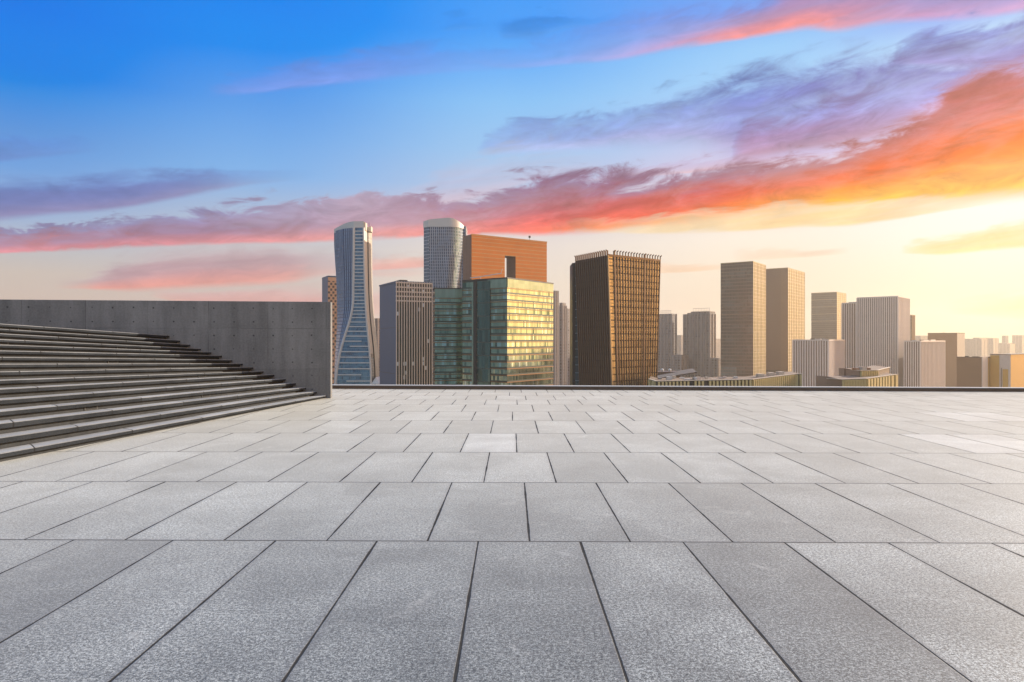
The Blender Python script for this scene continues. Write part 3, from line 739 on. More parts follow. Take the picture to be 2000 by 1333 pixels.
    mb.build('entrance_canopy', m_white, root)
waisted_tower()

# --- the rounded white gridded tower
m_grid2 = facade('white_grid_wall', 3.6, 2.3, [(0.04, 0.10, 0.20), (0.10, 0.20, 0.35), (0.16, 0.28, 0.44)], mull=(0.66, 0.65, 0.64), mw=0.62, sp=0.6, spcol=(0.42, 0.44, 0.48), rough=0.14, metal=0.7)
m_grid3 = facade('blue_line_wall', 4.2, 6.0, [(0.17, 0.24, 0.33), (0.22, 0.30, 0.40)], mull=(0.3, 0.36, 0.44), mw=0.3, sp=0.5, spcol=(0.6, 0.62, 0.66), rough=0.2, metal=0.5)
def rounded_tower():
    D = 800.0; base = at(826, HY, D); base.z = GZ
    root = thing('skyscraper', 'tall white gridded tower with rounded right shoulder and pale crown', 'skyscraper', base)
    px = D / F; zof = lambda y: CH - (y - HY) / F * D - GZ
    RT = [(425, 903.5), (460, 903.6), (490, 902), (520, 899.5), (550, 897), (600, 893), (830, 880)]
    def sect(y):
        w = (interp(RT, y) - 826) * px * 1.03
        pts = [(0, 7.5), (6.5, 0.8), (7.2, 0.3)]
        fl = w * .62
        for i in range(1, 9): pts.append((7.2 + (fl - 7.2) * i / 8, 0.3 - 0.3 * i / 8))
        for i in range(1, 13):
            a = i / 12 * math.pi / 2; pts.append((fl + (w - fl) * math.sin(a), 26 * (1 - math.cos(a))))
        pts += [(w * .97, 38), (w * .2, 38)]
        return pts
    ys = [440 + (800 - 440) * i / 40 for i in range(41)]
    secs = [sect(y) for y in ys]; zs = [zof(y) for y in ys]
    n = len(secs[0]); us = [0.0]
    for k in range(1, n): us.append(us[-1] + math.dist(secs[0][k], secs[0][k - 1]))
    wa, wb_ = MB(), MB()
    for i in range(40):
        for k in range(n):
            k2 = (k + 1) % n
            P = [(*secs[i + 1][k], zs[i + 1]), (*secs[i + 1][k2], zs[i + 1]), (*secs[i][k2], zs[i]), (*secs[i][k], zs[i])]
            u0, u1 = us[k], us[k2] if k2 else us[k] + 30
            tgt = wb_ if k < 2 else wa
            tgt.face(P, [(u0, P[0][2]), (u1, P[1][2]), (u1, P[2][2]), (u0, P[3][2])])
    wa.build('facade', m_grid2, root); wb_.build('flank_wall', m_grid3, root)
    # crown follows the plan and sweeps down at the right
    top = sect(444); mb = MB(); cz = []
    for k, (x, y) in enumerate(top):
        f = x / (79 * px); row = 431 - 5.5 * math.sin(min(1, f * 1.25) * math.pi / 2) + (max(0, f - .62) / .38) ** 2 * 13
        cz.append(zof(row))
    grow = lambda p: (p[0] + (0.5 if p[0] > 20 else -.5), p[1] - .5)
    for k in range(n):
        k2 = (k + 1) % n; a, c = grow(top[k]), grow(top[k2])
        mb.face([(*a, zof(443.5)), (*c, zof(443.5)), (*c, cz[k2]), (*a, cz[k])])
    mb.face([(*grow(p), z) for p, z in zip(top, cz)])
    mb.build('crown', m_white, root)
    x0 = (897 - 826) * px
    MB().box(x0, x0 + 11.5 * px, 16, 40, 0, zof(437.5), 0, 1).build('rear_volume', [m_grid2, m_white], root)
    for fx, h in ((8, 2.5), (14, 3.5), (19, 2)):
        MB().tube([(fx, 14, zof(430)), (fx + 4, 14, zof(427) + h * .3)], .35, 5).build('roof_crane', m_darkmetal, root)
    MB().tube([(24, 14, zof(428)), (24, 14, zof(421.5)), (26, 14, zof(423.5))], .3, 5).build('antenna', m_darkmetal, root)
rounded_tower()

# --- checker-windowed orange tower far left
m_check = facade('checker_wall', 4.0, 6.0, [(0.05, 0.04, 0.04), (0.09, 0.07, 0.06)], mull=(0.66, 0.38, 0.22), mw=3.1, sp=1.0, spcol=(0.66, 0.38, 0.22), rough=0.3, metal=0.2, brick=1)
b = place('office_tower', 'slim orange tower with checkered dark windows between wall and tall blue tower', 'tower', 629, 640.5, 676, 541, 950, 62)
body(b, m_check, m_slate, m_roof); parapet(b, m_slate, 1.6)
local(b, MB().box(0.5, b.W - .5, -.25, -.01, b.H - 5.5, b.H - .55), 'top_band', plain('orange_render', (0.66, 0.38, 0.22), .6))

# --- slate tower with beige ribs
m_gw = facade('ribbed_dark_windows', 3.35, 1.68, [(0.018, 0.02, 0.024), (0.04, 0.045, 0.05), (0.03, 0.03, 0.035)], mull=(0.1, 0.09, 0.085), mw=0.2, sp=0.55, spcol=(0.02, 0.02, 0.02), rough=0.2, metal=0.0, lit=0.06, litcol=(0.8, 0.8, 0.82))
b = place('office_tower', 'slate grey tower with beige vertical ribs and dark windows', 'tower', 741.5, 774, 843.5, 550, 500, 63)
body(b, m_gw, m_slate, m_roof)
fins(b, m_beige, 15, 0.55, 0.8)
bands(b, m_beige, [b.H - 1.2 - 3.35 * i for i in range(5)], 0.9, 0.55, 'rib_beam', sides='r')
for k in range(1, 4):
    local(b, MB().box(-.06, -.004, .2, b.L - .2, b.H - 34 * k, b.H - 34 * k + .25), 'panel_joint', m_darkmetal)
bands(b, m_slate, [b.H - .8], 1.1, 0.5, 'cornice'); clutter(b, 3, 5, 2.0)

# --- teal and gold glass office block with a lower wing
m_teal = facade('teal_glass', 4.2, 1.55, [(0.04, 0.085, 0.07), (0.26, 0.38, 0.29), (0.52, 0.62, 0.45), (0.66, 0.74, 0.53), (0.44, 0.55, 0.41), (0.12, 0.20, 0.16)], mull=(0.09, 0.075, 0.05), mw=0.16, sp=0.9, spcol=(0.06, 0.075, 0.055), lit=0.10, litcol=(0.80, 0.95, 0.84), rough=0.09, metal=0.92, wob=0.022, cluster=0.35)  # the palest random panes are highlights painted into the colour
m_tealtop = facade('teal_screen_glass', 8.0, 2.3, [(0.40, 0.50, 0.38), (0.52, 0.62, 0.47)], mull=(0.12, 0.10, 0.07), mw=0.12, sp=0, rough=0.2, metal=0.6, wob=0.03)
m_copper = plain('copper_band', (0.30, 0.16, 0.08), 0.4, 0.5, 0.15, 0.3)
b = place('office_building', 'lower teal glass wing left of the gold glass block', 'office', 845.5, 849, 921, 563, 452, 78)
body(b, m_teal, m_teal, m_roof)
bands(b, m_copper, [b.H - 7.0 - 4.2 * i for i in range(17)], 0.5, 0.3, sides='rl')
bands(b, m_darkmetal, [b.H - .5], .7, .4, 'roof_edge')
local(b, MB().box(0.1, b.W - .1, -.2, -.004, b.H - 6.2, b.H - .5), 'glass_screen', m_tealtop)
b = place('office_building', 'tall teal glass office block whose right side glows gold', 'office', 903, 990.5, 1080.5, 543, 420, 36)
body(b, m_teal, m_teal, m_roof)
bands(b, m_copper, [b.H - 6.6 - 4.15 * i for i in range(17)], 0.55, 0.3)
bands(b, m_darkmetal, [b.H - .45], .8, .4, 'roof_edge')
local(b, MB().box(0.25, b.W - .1, -.22, -.004, b.H - 5.8, b.H - .45), 'glass_screen', m_tealtop)
local(b, MB().box(-.22, -.004, 0.25, b.L * .42, b.H - 5.8, b.H - .45), 'glass_screen', m_tealtop)
# two deep recessed shafts and a tall glass bay on the shaded side
m_bay = facade('tall_bay_glass', 8.3, 2.4, [(0.10, 0.19, 0.165), (0.18, 0.30, 0.26), (0.07, 0.13, 0.12)], mull=(0.10, 0.08, 0.06), mw=0.16, sp=0.5, spcol=(0.12, 0.12, 0.09), rough=0.1, metal=0.8)
local(b, MB().box(-.55, -.31, b.L * .36, b.L * .64, 0, b.H - 1.0), 'glass_bay', m_bay)
local(b, MB().box(-.50, -.31, b.L * .66, b.L * .73, 0, b.H - .6), 'shaft', m_darkmetal)
local(b, MB().box(-.60, -.31, b.L * .735, b.L * .77, 0, b.H - 1.5), 'pier', m_tealtop)
mb = MB(); z = b.H + .9                                              # window-cleaning crane on the roof
mb.tube([(2, b.L * .62, z - 1.2), (2, b.L * .62, z + 1.2), (8, b.L * .30, z + 3.0)], .28, 5)
mb.tube([(2, b.L * .62, z + 1.0), (0, b.L * .82, z + .6)], .3, 5); mb.tube([(8, b.L * .30, z + 3), (8.6, b.L * .28, z + 6)], .14, 5)
local(b, mb, 'roof_crane', m_white)

# --- orange slab with a tall opening
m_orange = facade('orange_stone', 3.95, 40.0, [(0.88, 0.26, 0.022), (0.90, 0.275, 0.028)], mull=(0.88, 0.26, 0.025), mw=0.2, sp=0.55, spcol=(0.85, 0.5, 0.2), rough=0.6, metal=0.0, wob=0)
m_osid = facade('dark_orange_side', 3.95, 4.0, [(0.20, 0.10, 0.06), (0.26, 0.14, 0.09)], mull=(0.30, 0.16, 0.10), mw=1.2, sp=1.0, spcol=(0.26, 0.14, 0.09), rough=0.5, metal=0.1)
b = place('office_building', 'orange striped stone slab with a tall rectangular opening near its roof', 'office', 904, 921, 1068, 458, 700, 55)
def local_x(b, px_, D, th):                                            # photo column -> distance along the right face
    k = (px_ - CX) / F; a = R(th); P = b.root.location
    return (k * P.y - P.x) / (math.sin(a) - k * math.cos(a))
ox0, ox1 = local_x(b, 986, 700, 55), local_x(b, 1007, 700, 55)
oz1 = b.H - (497 - 458 - 3.2) * .53; oz0 = oz1 - 55
mb = MB()
def block(x0, x1, z0, z1, skip=''):
    mb.face([(x0,0,z0),(x1,0,z0),(x1,0,z1),(x0,0,z1)], [(x0,z0),(x1,z0),(x1,z1),(x0,z1)], 0)
    mb.face([(x1,b.L,z0),(x0,b.L,z0),(x0,b.L,z1),(x1,b.L,z1)], [(x1,z0),(x0,z0),(x0,z1),(x1,z1)], 1)
block(0, ox0, 0, b.H); block(ox1, b.W, 0, b.H); block(ox0, ox1, oz1, b.H); block(ox0, ox1, 0, oz0)
for x, z0, z1, mi in ((0, 0, b.H, 1), (b.W, 0, b.H, 0), (ox0, oz0, oz1, 1), (ox1, oz0, oz1, 1)):
    mb.face([(x,0,z0),(x,b.L,z0),(x,b.L,z1),(x,0,z1)], [(0,z0),(b.L,z0),(b.L,z1),(0,z1)], mi)
mb.face([(0,0,b.H),(b.W,0,b.H),(b.W,b.L,b.H),(0,b.L,b.H)], None, 2)
for z in (oz0, oz1): mb.face([(ox0,0,z),(ox1,0,z),(ox1,b.L,z),(ox0,b.L,z)], None, 1)
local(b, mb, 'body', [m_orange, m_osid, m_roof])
local(b, MB().box(-.3, b.W + .2, -.35, -.004, b.H - 1.0, b.H + .5), 'cornice', plain('orange_trim', (0.70, 0.33, 0.10), .6))
local(b, MB().box(-.7, -.01, b.L * .05, b.L * .5, 0, b.H - .3), 'side_slab', plain('brown_stone', (0.22, 0.12, 0.08), .6))
mb = MB(); z = b.H
for x in (b.W * .36, b.W * .50): mb.tube([(x, 4, z - .2), (x, 4, z + 1.0)], .2, 5)
mb.tube([(b.W * .34, 4, z + 1.0), (b.W * .52, 4, z + 1.0), (b.W * .53, 4, z + 2.2)], .35, 6)
local(b, mb, 'roof_crane', m_white)
mb = MB().tube([(b.W * .78, 3, z - .2), (b.W * .78, 3, z + 4.6)], .22, 5); mb.box(b.W * .78 - .8, b.W * .78 + .8, 2.2, 3.8, z + 3.2, z + 5.4)
local(b, mb, 'antenna', m_darkmetal)

# --- tapered brown tower with fins
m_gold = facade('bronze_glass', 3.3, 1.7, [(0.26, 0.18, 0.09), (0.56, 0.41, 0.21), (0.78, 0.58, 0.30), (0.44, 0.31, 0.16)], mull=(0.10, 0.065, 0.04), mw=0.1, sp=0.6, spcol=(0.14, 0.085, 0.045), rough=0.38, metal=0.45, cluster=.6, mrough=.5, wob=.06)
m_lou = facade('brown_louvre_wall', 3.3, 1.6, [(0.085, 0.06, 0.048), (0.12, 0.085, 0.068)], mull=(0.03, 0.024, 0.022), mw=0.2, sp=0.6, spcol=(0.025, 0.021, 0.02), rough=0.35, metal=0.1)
m_slot = facade('slot_glass', 4.2, 1.5, [(0.22, 0.32, 0.38), (0.30, 0.40, 0.45)], mull=(0.12, 0.13, 0.14), mw=0.12, sp=0.5, spcol=(0.2, 0.26, 0.3), rough=0.1, metal=0.7)
def tapered_tower():
    D = 330.0
    base = at(1190, HY, D); base.z = GZ
    root = thing('office_tower', 'dark brown tower widening upward, with vertical fins rising past its roof', 'tower', base)
    def line(xt, yt, xb, d):
        t_, bo = at(xt, yt, D + d), at(xb, 752, D + d)
        k = (GZ - t_.z) / (bo.z - t_.z); return t_ - base, t_ + (bo - t_) * k - base
    Ct, Cb = line(1187.5, 500, 1195.5, 0); Lt, Lb = line(1126, 510, 1134, 24); Rt, Rb = line(1289, 509.5, 1282, 23)
    Bt, Bb = Lt + Rt - Ct, Lb + Rb - Cb
    Bt.z = Bb.z * 0 + (Lt.z + Rt.z) / 2; Bb.z = 0
    zt = max(Ct.z, Lt.z, Rt.z)
    for p in (Ct, Lt, Rt, Bt): p.z = zt
    mb = MB()
    def wall(at_, ab, bt, bb, mi, n=1):
        W = (bt - at_).length
        NU, NV = 18, 24
        g_ = lambda u, v: ab.lerp(bb, u).lerp(at_.lerp(bt, u), v)
        for iu in range(NU):
            for iv in range(NV):
                u0, u1, v0, v1 = iu / NU, (iu + 1) / NU, iv / NV, (iv + 1) / NV
                mb.face([g_(u0, v0), g_(u1, v0), g_(u1, v1), g_(u0, v1)], [(u0 * W, v0 * zt), (u1 * W, v0 * zt), (u1 * W, v1 * zt), (u0 * W, v1 * zt)], mi)
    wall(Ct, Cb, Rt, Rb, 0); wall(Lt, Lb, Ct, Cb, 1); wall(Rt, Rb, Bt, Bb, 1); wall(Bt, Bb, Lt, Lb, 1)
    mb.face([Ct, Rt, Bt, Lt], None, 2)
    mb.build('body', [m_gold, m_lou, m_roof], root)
    nR = (Rt - Ct).cross(Vector((0, 0, 1))).normalized(); nL = (Ct - Lt).cross(Vector((0, 0, 1))).normalized()
    eR, eL = (Rt - Ct).normalized(), (Ct - Lt).normalized()
    up = Vector((0, 0, 2.3))
    for i in range(18):
        f = 0.105 + (1 - .105) * i / 17; heavy = i in (0, 11)
        p0 = Cb.lerp(Rb, f) + nR * .25; p1 = Ct.lerp(Rt, f) + up + nR * .25
        m2 = MB(); w_ = .42 if heavy else .17
        beam(m2, p0, p1, eR * w_, nR * (.34 if heavy else .23))
        beam(m2, p1 + Vector((0, 0, -.3)) , p1 + nR * .9 + Vector((0, 0, .15)), eR * w_, Vector((0, 0, .25)))
        m2.build('fin', m_brownm, root)
    for i in range(16):
        f = i / 15
        p0 = Lb.lerp(Cb, f) + nL * .42; p1 = Lt.lerp(Ct, f) + up + nL * .42
        m2 = MB(); beam(m2, p0, p1, eL * .19, nL * .40)
        beam(m2, p1 + Vector((0, 0, -.3)), p1 + nL * .9 + Vector((0, 0, .15)), eL * .19, Vector((0, 0, .25)))
        m2.build('fin', m_brownm, root)
    m2 = MB(); beam(m2, Cb + (nR + nL) * .25, Ct + (nR + nL) * .25, eR * .30, nR * .30); m2.build('corner_trim', m_bronze, root)
    for f0, f1 in ((0, 1),):
        m2 = MB(); beam(m2, Ct + nR * .30, Rt + nR * .30, nR * .2, Vector((0, 0, .5))); m2.build('roof_beam', m_brownm, root)
    for k in range(1, 13):
        z = zt - 3.3 * k; u = 1 - z / zt
        m2 = MB(); beam(m2, Ct.lerp(Cb, u) + nR * .12, Rt.lerp(Rb, u) + nR * .12, nR * .14, Vector((0, 0, .22))); m2.build('floor_beam', m_bronze, root)
    m2 = MB(); m2.box(Ct.x + 6, Ct.x + 14, 16, 26, zt - .1, zt + 1.2); m2.build('rooftop_plant', m_darkmetal, root)
    # slab at the left with a glazed slot between
    s0, s1 = at(1113, 514, D + 50) - base, at(1126.5, 514, D + 34) - base
    MB().box(s0.x, s1.x, 34, 50, 0, s1.z).build('side_slab', m_darkmetal, root)
    g0, g1 = at(1124, 514, D + 33) - base, at(1134, 514, D + 33) - base
    MB().box(g0.x, g1.x, 32.5, 50, 0, g0.z + .6).build('glazed_slot', m_slot, root)
tapered_tower()

# --- two gold-edged towers
m_lob = facade('pale_lobby', 4.5, 2.4, [(0.20, 0.24, 0.23), (0.34, 0.38, 0.36)], mull=(0.16, 0.12, 0.10), mw=0.5, sp=1.0, spcol=(0.16, 0.12, 0.10), rough=0.2, metal=0.5)
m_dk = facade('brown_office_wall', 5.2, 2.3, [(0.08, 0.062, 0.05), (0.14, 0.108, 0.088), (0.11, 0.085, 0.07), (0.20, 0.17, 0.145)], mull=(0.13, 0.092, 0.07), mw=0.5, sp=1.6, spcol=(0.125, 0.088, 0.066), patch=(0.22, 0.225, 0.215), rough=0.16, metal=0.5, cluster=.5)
m_gd = facade('sunlit_office_glass', 5.2, 2.3, [(0.62, 0.45, 0.21), (0.84, 0.65, 0.34), (0.74, 0.56, 0.28)], mull=(0.34, 0.23, 0.12), mw=0.3, sp=0.8, spcol=(0.70, 0.53, 0.28), rough=0.25, metal=0.25)  # gold of sunlight on the right faces put into the pane colour
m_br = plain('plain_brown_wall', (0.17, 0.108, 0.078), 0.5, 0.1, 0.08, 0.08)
b = place('office_tower', 'dark brown gridded tower with a thin gold right side, taller of the twin pair', 'tower', 1407.5, 1471, 1495.5, 511, 1000, 36)
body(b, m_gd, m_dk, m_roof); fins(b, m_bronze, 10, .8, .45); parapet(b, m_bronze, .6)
bands(b, m_bronze, [b.H - 26 * i - .8 for i in range(1, 6)], .7, .35, sides='r')
local(b, MB().box(-.4, -.01, b.L * .03, b.L * .97, b.H - 78, b.H - 76.5), 'belt', m_brownm)
local(b, MB().box(-.35, -.01, b.L * .5, b.L * .98, b.zk, b.zk + 24), 'lobby_glass', m_lob)
mast(b, m_darkmetal, .4, .8, 3); clutter(b, 1, 4, 2.2)
b = place('office_tower', 'plain brown tower with a gold right side, second of the twin pair', 'tower', 1495.8, 1539, 1571.5, 523.5, 1120, 38)
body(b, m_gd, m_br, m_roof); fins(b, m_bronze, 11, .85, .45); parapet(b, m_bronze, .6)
bands(b, m_bronze, [b.H - 21 * i - .8 for i in range(1, 7)], .7, .35, sides='r')
clutter(b, 2, 4, 2.2); local(b, MB().box(-.5, -.01, .05, b.L * .32, 0, b.H - .6), 'corner_panel', m_brownm)
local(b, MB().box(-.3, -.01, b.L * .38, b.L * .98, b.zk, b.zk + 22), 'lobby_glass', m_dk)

# --- residential towers
m_res = facade('apartment_wall', 4.4, 5.0, [(0.11, 0.085, 0.075), (0.24, 0.19, 0.17), (0.32, 0.26, 0.23)], mull=(0.42, 0.34, 0.30), mw=2.2, sp=1.9, spcol=(0.36, 0.32, 0.30), rough=0.3, metal=0.15)
m_resw = plain('apartment_pier', (0.46, 0.40, 0.36), .7)
def apartment(label, xl, xc, xr, ytop, D, th, piers=(4, 3), frame=None, steps=()):
    b = place('apartment_tower', label, 'apartments', xl, xc, xr, ytop, D, th, 'apartment towers in the distance')
    body(b, m_res, m_res, m_roof)
    fins(b, m_resw, max(2, piers[0]), 0.9, 1.2, 'l', name='pier'); fins(b, m_resw, max(2, piers[1]), 0.9, 1.2, 'r', name='pier')
    for (f0, f1, h) in steps:
        local(b, MB().box(.3, b.W - .3, b.L * f0, b.L * f1, b.H - .1, b.H + h), 'roof_step', m_res)
    if frame:
        f0, f1, h = frame; mb = MB()
        y0, y1 = b.L * f0, b.L * f1; z = b.H
        for i in range(7):
            y = y0 + (y1 - y0) * i / 6; mb.box(-.15, .15, y - .18, y + .18, z - .1, z + h)
        mb.box(-.17, .17, y0 - .3, y1 + .3, z + h, z + h + .5); mb.box(-.12, .12, y0, y1, z + h * .5, z + h * .5 + .3)
        local(b, mb, 'roof_frame', m_resw)
    return b
apartment('pale grey apartment tower just right of the dark brown finned tower', 1279, 1312, 1321, 613, 1150, 40, (6, 2), (.05, .75, 5))
apartment('wide grey apartment tower with stepped roof and a sunlit right edge', 1335, 1386, 1397, 613, 1130, 40, (8, 3), (.0, .62, 9), ((.0, .72, 4), (.72, .86, 2)))
apartment('pinkish apartment tower close behind the gold glass block', 1074, 1084, 1090, 568, 930, 40, (2, 3))
apartment('pale apartment tower with a stepped top beside the brown tower\'s left slab', 1088, 1099, 1106, 597, 960, 40, (3, 3), None, ((.05, .6, 4),))
apartment('hazy apartment tower peeping out left of the brown tower', 1103, 1108, 1117, 603, 1050, 40, (2, 2))
apartment('low distant apartment block between the two grey apartment towers', 1314, 1330, 1340, 655, 2800, 45, (4, 2))
apartment('low pale block squeezed between the two grey apartment towers near their feet', 1310, 1330, 1343, 694, 1120, 40, (4, 3))
apartment('low grey block at the foot of the taller twin tower\'s left side', 1388, 1402, 1412, 700, 1120, 40, (3, 2))
apartment('faint slim apartment block left of the taller twin tower', 1389, 1397, 1410, 662, 2800, 45, (3, 2))
apartment('hazy apartment block behind the plain brown block at far right', 1876, 1917, 1929, 662, 2700, 48, (5, 3), None, ((.1, .4, 4),))
apartment('hazy apartment block with a framed roof in the far right distance', 1922, 1940, 1950, 661, 2900, 48, (4, 3), (.1, .9, 4))
apartment('faint stepped apartment block at the far right above the gold block', 1946, 1972, 1983, 672, 3000, 48, (5, 2), None, ((.2, .8, 4),))
apartment('very faint pale apartment tower at the right end of the skyline', 1977, 1996, 2030, 655, 3100, 50, (4, 4))
apartment('slender ghostly tower in the haze near the right end', 1957, 1964, 1969, 656, 3200, 50, (2, 2))
apartment('narrow dark apartment block peeping between blue tower and slate tower', 731, 738, 748, 622, 1050, 45, (3, 3))
apartment('low hazy block right of the striped white tower', 1776, 1798, 1818, 656, 2900, 50, (5, 4))

# --- grey-brown tower behind the striped group
b = place('office_tower', 'grey brown tower rising behind the low white striped block', 'tower', 1584.5, 1634.5, 1652.5, 571, 1700, 42)
body(b, m_gd, m_dk, m_roof); parapet(b, m_bronze, .8); fins(b, m_bronze, 6, .4, .4)
bands(b, m_bronze, [b.H - 18 * i for i in range(1, 5)], .8, .3, sides='l', name='belt'); mast(b, m_darkmetal, .5, .7, 5); mast(b, m_darkmetal, .4, .85, 3); clutter(b, 4, 3, 2.5)
b = place('office_tower', 'narrow brown tower behind the right edge of the tallest striped tower', 'tower', 1755, 1781, 1787.5, 616, 1250, 56)
body(b, m_br, m_dk, m_roof); parapet(b, m_bronze, .6)

# --- white striped blocks
m_str = facade('striped_recess', 8.0, 3.0, [(0.30, 0.175, 0.12), (0.39, 0.235, 0.165)], mull=(0.33, 0.195, 0.135), mw=0.2, sp=0.7, spcol=(0.36, 0.215, 0.15), rough=0.3, metal=0.3)
SG = 'white striped office blocks'
def striped(label, xl, xc, xr, ytop, D, th, nl, nr, w=.85, d=.75):
    b = place('striped_office', label, 'office', xl, xc, xr, ytop, D, th, SG)
    body(b, m_str, m_str, m_roof)
    fins(b, m_lilac, nl, w, d, 'l'); fins(b, m_lilac, nr, w, d, 'r')
    bands(b, m_lilac, [b.H - .6], 1.3, d + .05, 'cornice'); clutter(b, int(xl), 4, 2.2)
    return b
b = striped('tallest striped block with white fins over brown recesses', 1674.3, 1752.7, 1775.5, 579.5, 900, 42, 20, 11, 1.4, 1.2)
plant_box(b, m_roof, .2, .3, 6, 9, 1.2)
b = striped('narrow striped block pressed against the left of the tallest striped block', 1644.8, 1690, 1702, 591.5, 940, 42, 11, 4, 1.4, 1.2)
plant_box(b, m_roof, .1, .6, 3, 4, 1.6)
b = striped('low broad striped block in front left of the striped group', 1549, 1617.5, 1648, 664.8, 800, 40, 15, 14, 1.4, 1.1)
plant_box(b, m_roof, .3, .4, 5, 7, 1.6); plant_box(b, m_roof, .6, .1, 3, 4, 1.1)
b = striped('low striped block with a bright cream right side at the right of the tallest', 1766, 1797, 1845, 667, 850, 42, 8, 20, 1.1, .9)
plant_box(b, m_white, .05, .25, 5, 6, 1.2)

# --- brown and gold blocks at the right end
b = place('office_building', 'plain brown flat-topped block with a paler right side in the haze', 'office', 1812, 1869.5, 1884.5, 651, 1100, 50)
body(b, m_cream, m_tan, m_roof); parapet(b, m_brownm, .5); mast(b, m_darkmetal, .2, .5, 3.2, .3)
m_gold2 = plain('gold_cladding', (0.66, 0.39, 0.09), .45, .3, .1, .1)
b = place('office_building', 'low brown block with grey corner and gold strip at lower right', 'office', 1868.5, 1917.5, 1936, 699, 600, 52)
body(b, m_gold2, m_tan, m_roof)
local(b, MB().box(-.1, b.W * .55, -.6, -.01, 0, b.H + .8), 'corner_pier', m_beige)
bands(b, m_brownm, [b.H - .4], .9, .3, 'cornice'); plant_box(b, m_darkmetal, .2, .2, 3, 5, .9); plant_box(b, m_darkmetal, .2, .6, 2, 3, 1.2)
b = place('office_building', 'gold clad block with beige gateway at the right edge of the photo', 'office', 1934, 1974, 2040, 693, 600, 52)
body(b, m_gold2, m_beige, m_roof); bands(b, m_brownm, [b.H - .3], .6, .3, 'cornice')
local(b, MB().box(-.5, -.01, b.L * .55, b.L * .99, 0, b.H - .8), 'gold_panel', m_gold2)
local(b, MB().box(-.45, -.01, b.L * .12, b.L * .38, 0, b.H - 13), 'gate_panel', m_gold2)
local(b, MB().box(-.6, -.46, b.L * .42, b.L * .45, 0, b.H - 12), 'gate_post', m_brownm)

# --- low fin-walled buildings just past the kerb
m_lowroof = plain('warm_roof', (0.27, 0.19, 0.14), 0.85, 0, 0.3, 0.2)
m_sage = plain('pale_green_fin', (0.66, 0.55, 0.27), .5, .1, .1, .3)
def finned_low(label, corners, ytops, D0s, n, h_roof, extra=None):
    """A long low block whose street face runs through the given photo columns; folded in plan."""
    P = [at(x, HY, d) for x, d in zip(corners, D0s)]
    base = P[0].copy(); base.z = GZ
    root = thing('low_building', label, 'building', base)
    tops = [CH - (y - HY) / F * d - GZ for y, d in zip(ytops, D0s)]
    pts = [p - base for p in P]
    for p in pts: p.z = 0
    mb = MB(); back = [p + Vector((6, 26, 0)) for p in pts]
    for i in range(len(pts) - 1):
        a, c = pts[i], pts[i + 1]; za, zc = Vector((0, 0, tops[i])), Vector((0, 0, tops[i + 1]))
        L = (c - a).length
        mb.face([a, c, c + zc, a + za], [(0, 0), (L, 0), (L, zc.z), (0, za.z)], 0)
        mb.face([a + za, c + zc, back[i + 1] + zc, back[i] + za], None, 1)
        mb.face([back[i], back[i] + za, back[i + 1] + zc, back[i + 1]], None, 0)
    for i in (0, -1):
        z_ = Vector((0, 0, tops[i])); mb.face([pts[i], pts[i] + z_, back[i] + z_, back[i]], None, 0)
    mb.build('body', [m_darkmetal if extra is None else extra, m_lowroof], root)
    for i in range(len(pts) - 1):
        a, c = pts[i], pts[i + 1]; e = (c - a).normalized(); nn = e.cross(Vector((0, 0, 1))).normalized()
        k = n[i]
        for j in range(k):
            f = (j + .5) / k; p = a.lerp(c, f); zt = tops[i] + (tops[i + 1] - tops[i]) * f
            if k > 3 and rnd.random() < .04: continue
            m2 = MB(); w = (c - a).length / k * .27
            beam(m2, p + nn * .5 + Vector((0, 0, zt - 16)), p + nn * .5 + Vector((0, 0, zt - .15)), e * w, nn * .5)
            m2.build('fin', m_sage, root)
        m2 = MB(); beam(m2, a + nn * .15 + Vector((0, 0, tops[i] + .15)), c + nn * .15 + Vector((0, 0, tops[i + 1] + .15)), nn * .45, Vector((0, 0, .12)))
        m2.build('roof_edge', m_cream, root)
    return root, pts, tops
r_, pts, tops = finned_low('long low building with pale fins and cluttered flat roof just beyond the kerb', [1268, 1283, 1468, 1552, 1566], [741, 745.5, 742, 731.5, 731.5], [318, 300, 300, 322, 322], [2, 26, 22, 2], 0)
for k in range(16):
    f = rnd.random(); p = pts[1].lerp(pts[2], f); w = rnd.uniform(.8, 2.4); dy_ = rnd.uniform(5, 20)
    MB().box(p.x, p.x + w, p.y + dy_, p.y + dy_ + 2, tops[1] - .05, tops[1] + rnd.uniform(.5, 1.6)).build('rooftop_unit', rnd.choice([m_white, m_beige, m_steel, m_cream]), r_)
for f in (.3, .55, .78):
    p = pts[2].lerp(pts[3], f); z = tops[2] + (tops[3] - tops[2]) * f
    MB().box(p.x, p.x + 2.6, p.y + 8, p.y + 12, z - .8, z + 1.4).build('rooftop_unit', m_cream, r_)
r_, pts, tops = finned_low('two-tier low building with gold fins in front of the striped blocks, lower tier', [1617, 1644, 1690, 1735, 1751.5], [740, 742, 740.5, 734, 732], [310, 285, 285, 300, 305], [0, 15, 8, 2], 0, m_brownm)
r_, pts, tops = finned_low('upper tier with gold fins standing back above the lower fin building', [1666, 1679, 1713, 1737], [723.5, 724.5, 724, 718], [312, 300, 303, 330], [0, 10, 0], 0, m_brownm)
for k in range(5):
    p = pts[1].lerp(pts[2], rnd.random()); MB().box(p.x, p.x + 1.6, p.y + 5, p.y + 9, tops[1] - .05, tops[1] + rnd.uniform(.6, 1.5)).build('rooftop_unit', rnd.choice([m_cream, m_copper]), r_)
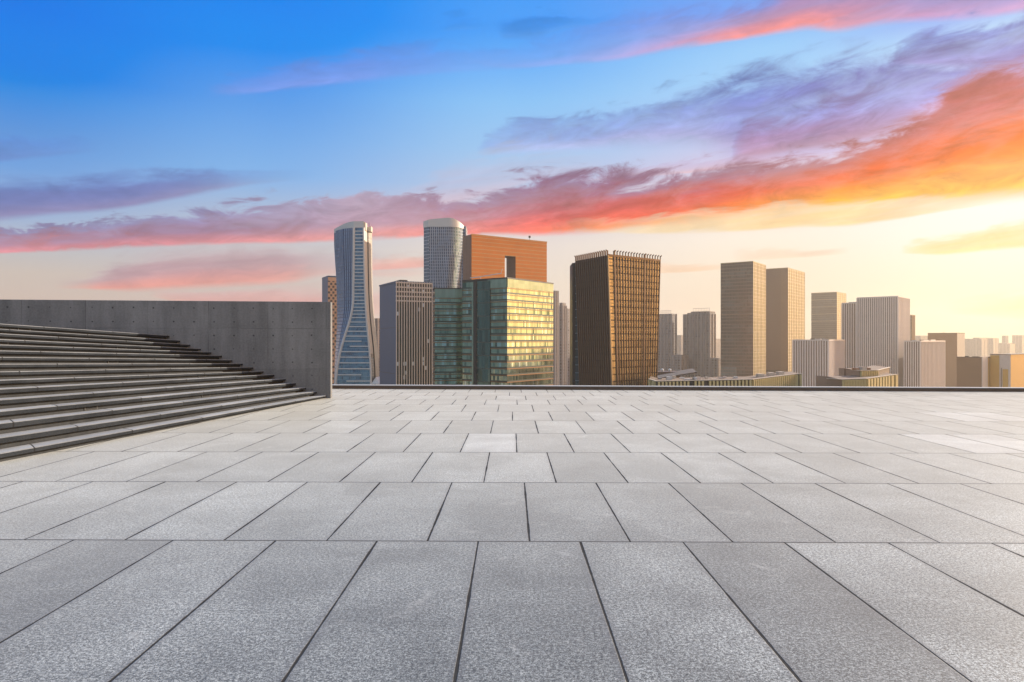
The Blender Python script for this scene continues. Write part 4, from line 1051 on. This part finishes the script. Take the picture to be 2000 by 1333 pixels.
# low hall with a wedge roof and roof domes
D = 430.0; base = at(1270, HY, D); base.z = GZ
r_ = thing('low_hall', 'low hall with a long wedge roof and a row of small white domes', 'hall', base)
zz = lambda y: CH - (y - HY) / F * D - GZ
X = lambda x: (x - 1270) / F * D
mb = MB()
lo = [(X(1272), 0, zz(741)), (X(1361), 0, zz(726.5)), (X(1361), 0, zz(729)), (X(1272), 0, zz(744))]
hi = [(x + 8, 40, z + .4) for x, y, z in lo]
for i in range(4): mb.face([lo[i], lo[(i + 1) % 4], hi[(i + 1) % 4], hi[i]])
mb.face(lo); mb.face(hi[::-1]); mb.build('wedge_roof', plain('grey_brown_roof', (0.15, 0.125, 0.11), .8), r_)
MB().box(X(1280), X(1340), 6, 36, 0, zz(742)).build('hall_body', m_cream, r_)
MB().box(X(1262), X(1352), 30, 44, 0, zz(731)).build('rear_block', m_br, r_)
for x in (1285, 1301, 1318, 1334):
    mb = MB(); c = Vector((X(x), 36, zz(728.5)))
    for i in range(4):
        for k in range(8):
            a0, a1 = k * math.pi / 4, (k + 1) * math.pi / 4; e0, e1 = i * math.pi / 8, (i + 1) * math.pi / 8
            q = lambda a, e: c + Vector((math.cos(a) * math.cos(e), math.sin(a) * math.cos(e), math.sin(e))) * 1.15
            mb.face([q(a0, e0), q(a1, e0), q(a1, e1), q(a0, e1)] if i < 3 else [q(a0, e0), q(a1, e0), q(a0, e1)])
    mb.tube([c - Vector((0, 0, 2)), c], .8, 8); mb.build('roof_dome', m_white, r_)

# ------------------------------------------------------------------ haze: one box of even air round the camera and the city
m_haze = bpy.data.materials.new('haze_air'); m_haze.use_nodes = True
ht = NT(m_haze.node_tree); ht.n.clear()
pv = ht.n.new('ShaderNodeVolumePrincipled'); pv.inputs['Color'].default_value = (1.0, 0.87, 0.71, 1)
pv.inputs['Density'].default_value = 0.00011; pv.inputs['Anisotropy'].default_value = 0.5
ho = ht.n.new('ShaderNodeOutputMaterial'); ht.l.new(pv.outputs[0], ho.inputs['Volume'])
mb = MB().box(-1000, 2500, -60, 3600, GZ - 1, 151)
o = mb.build('haze', m_haze); tag(o, kind='stuff')
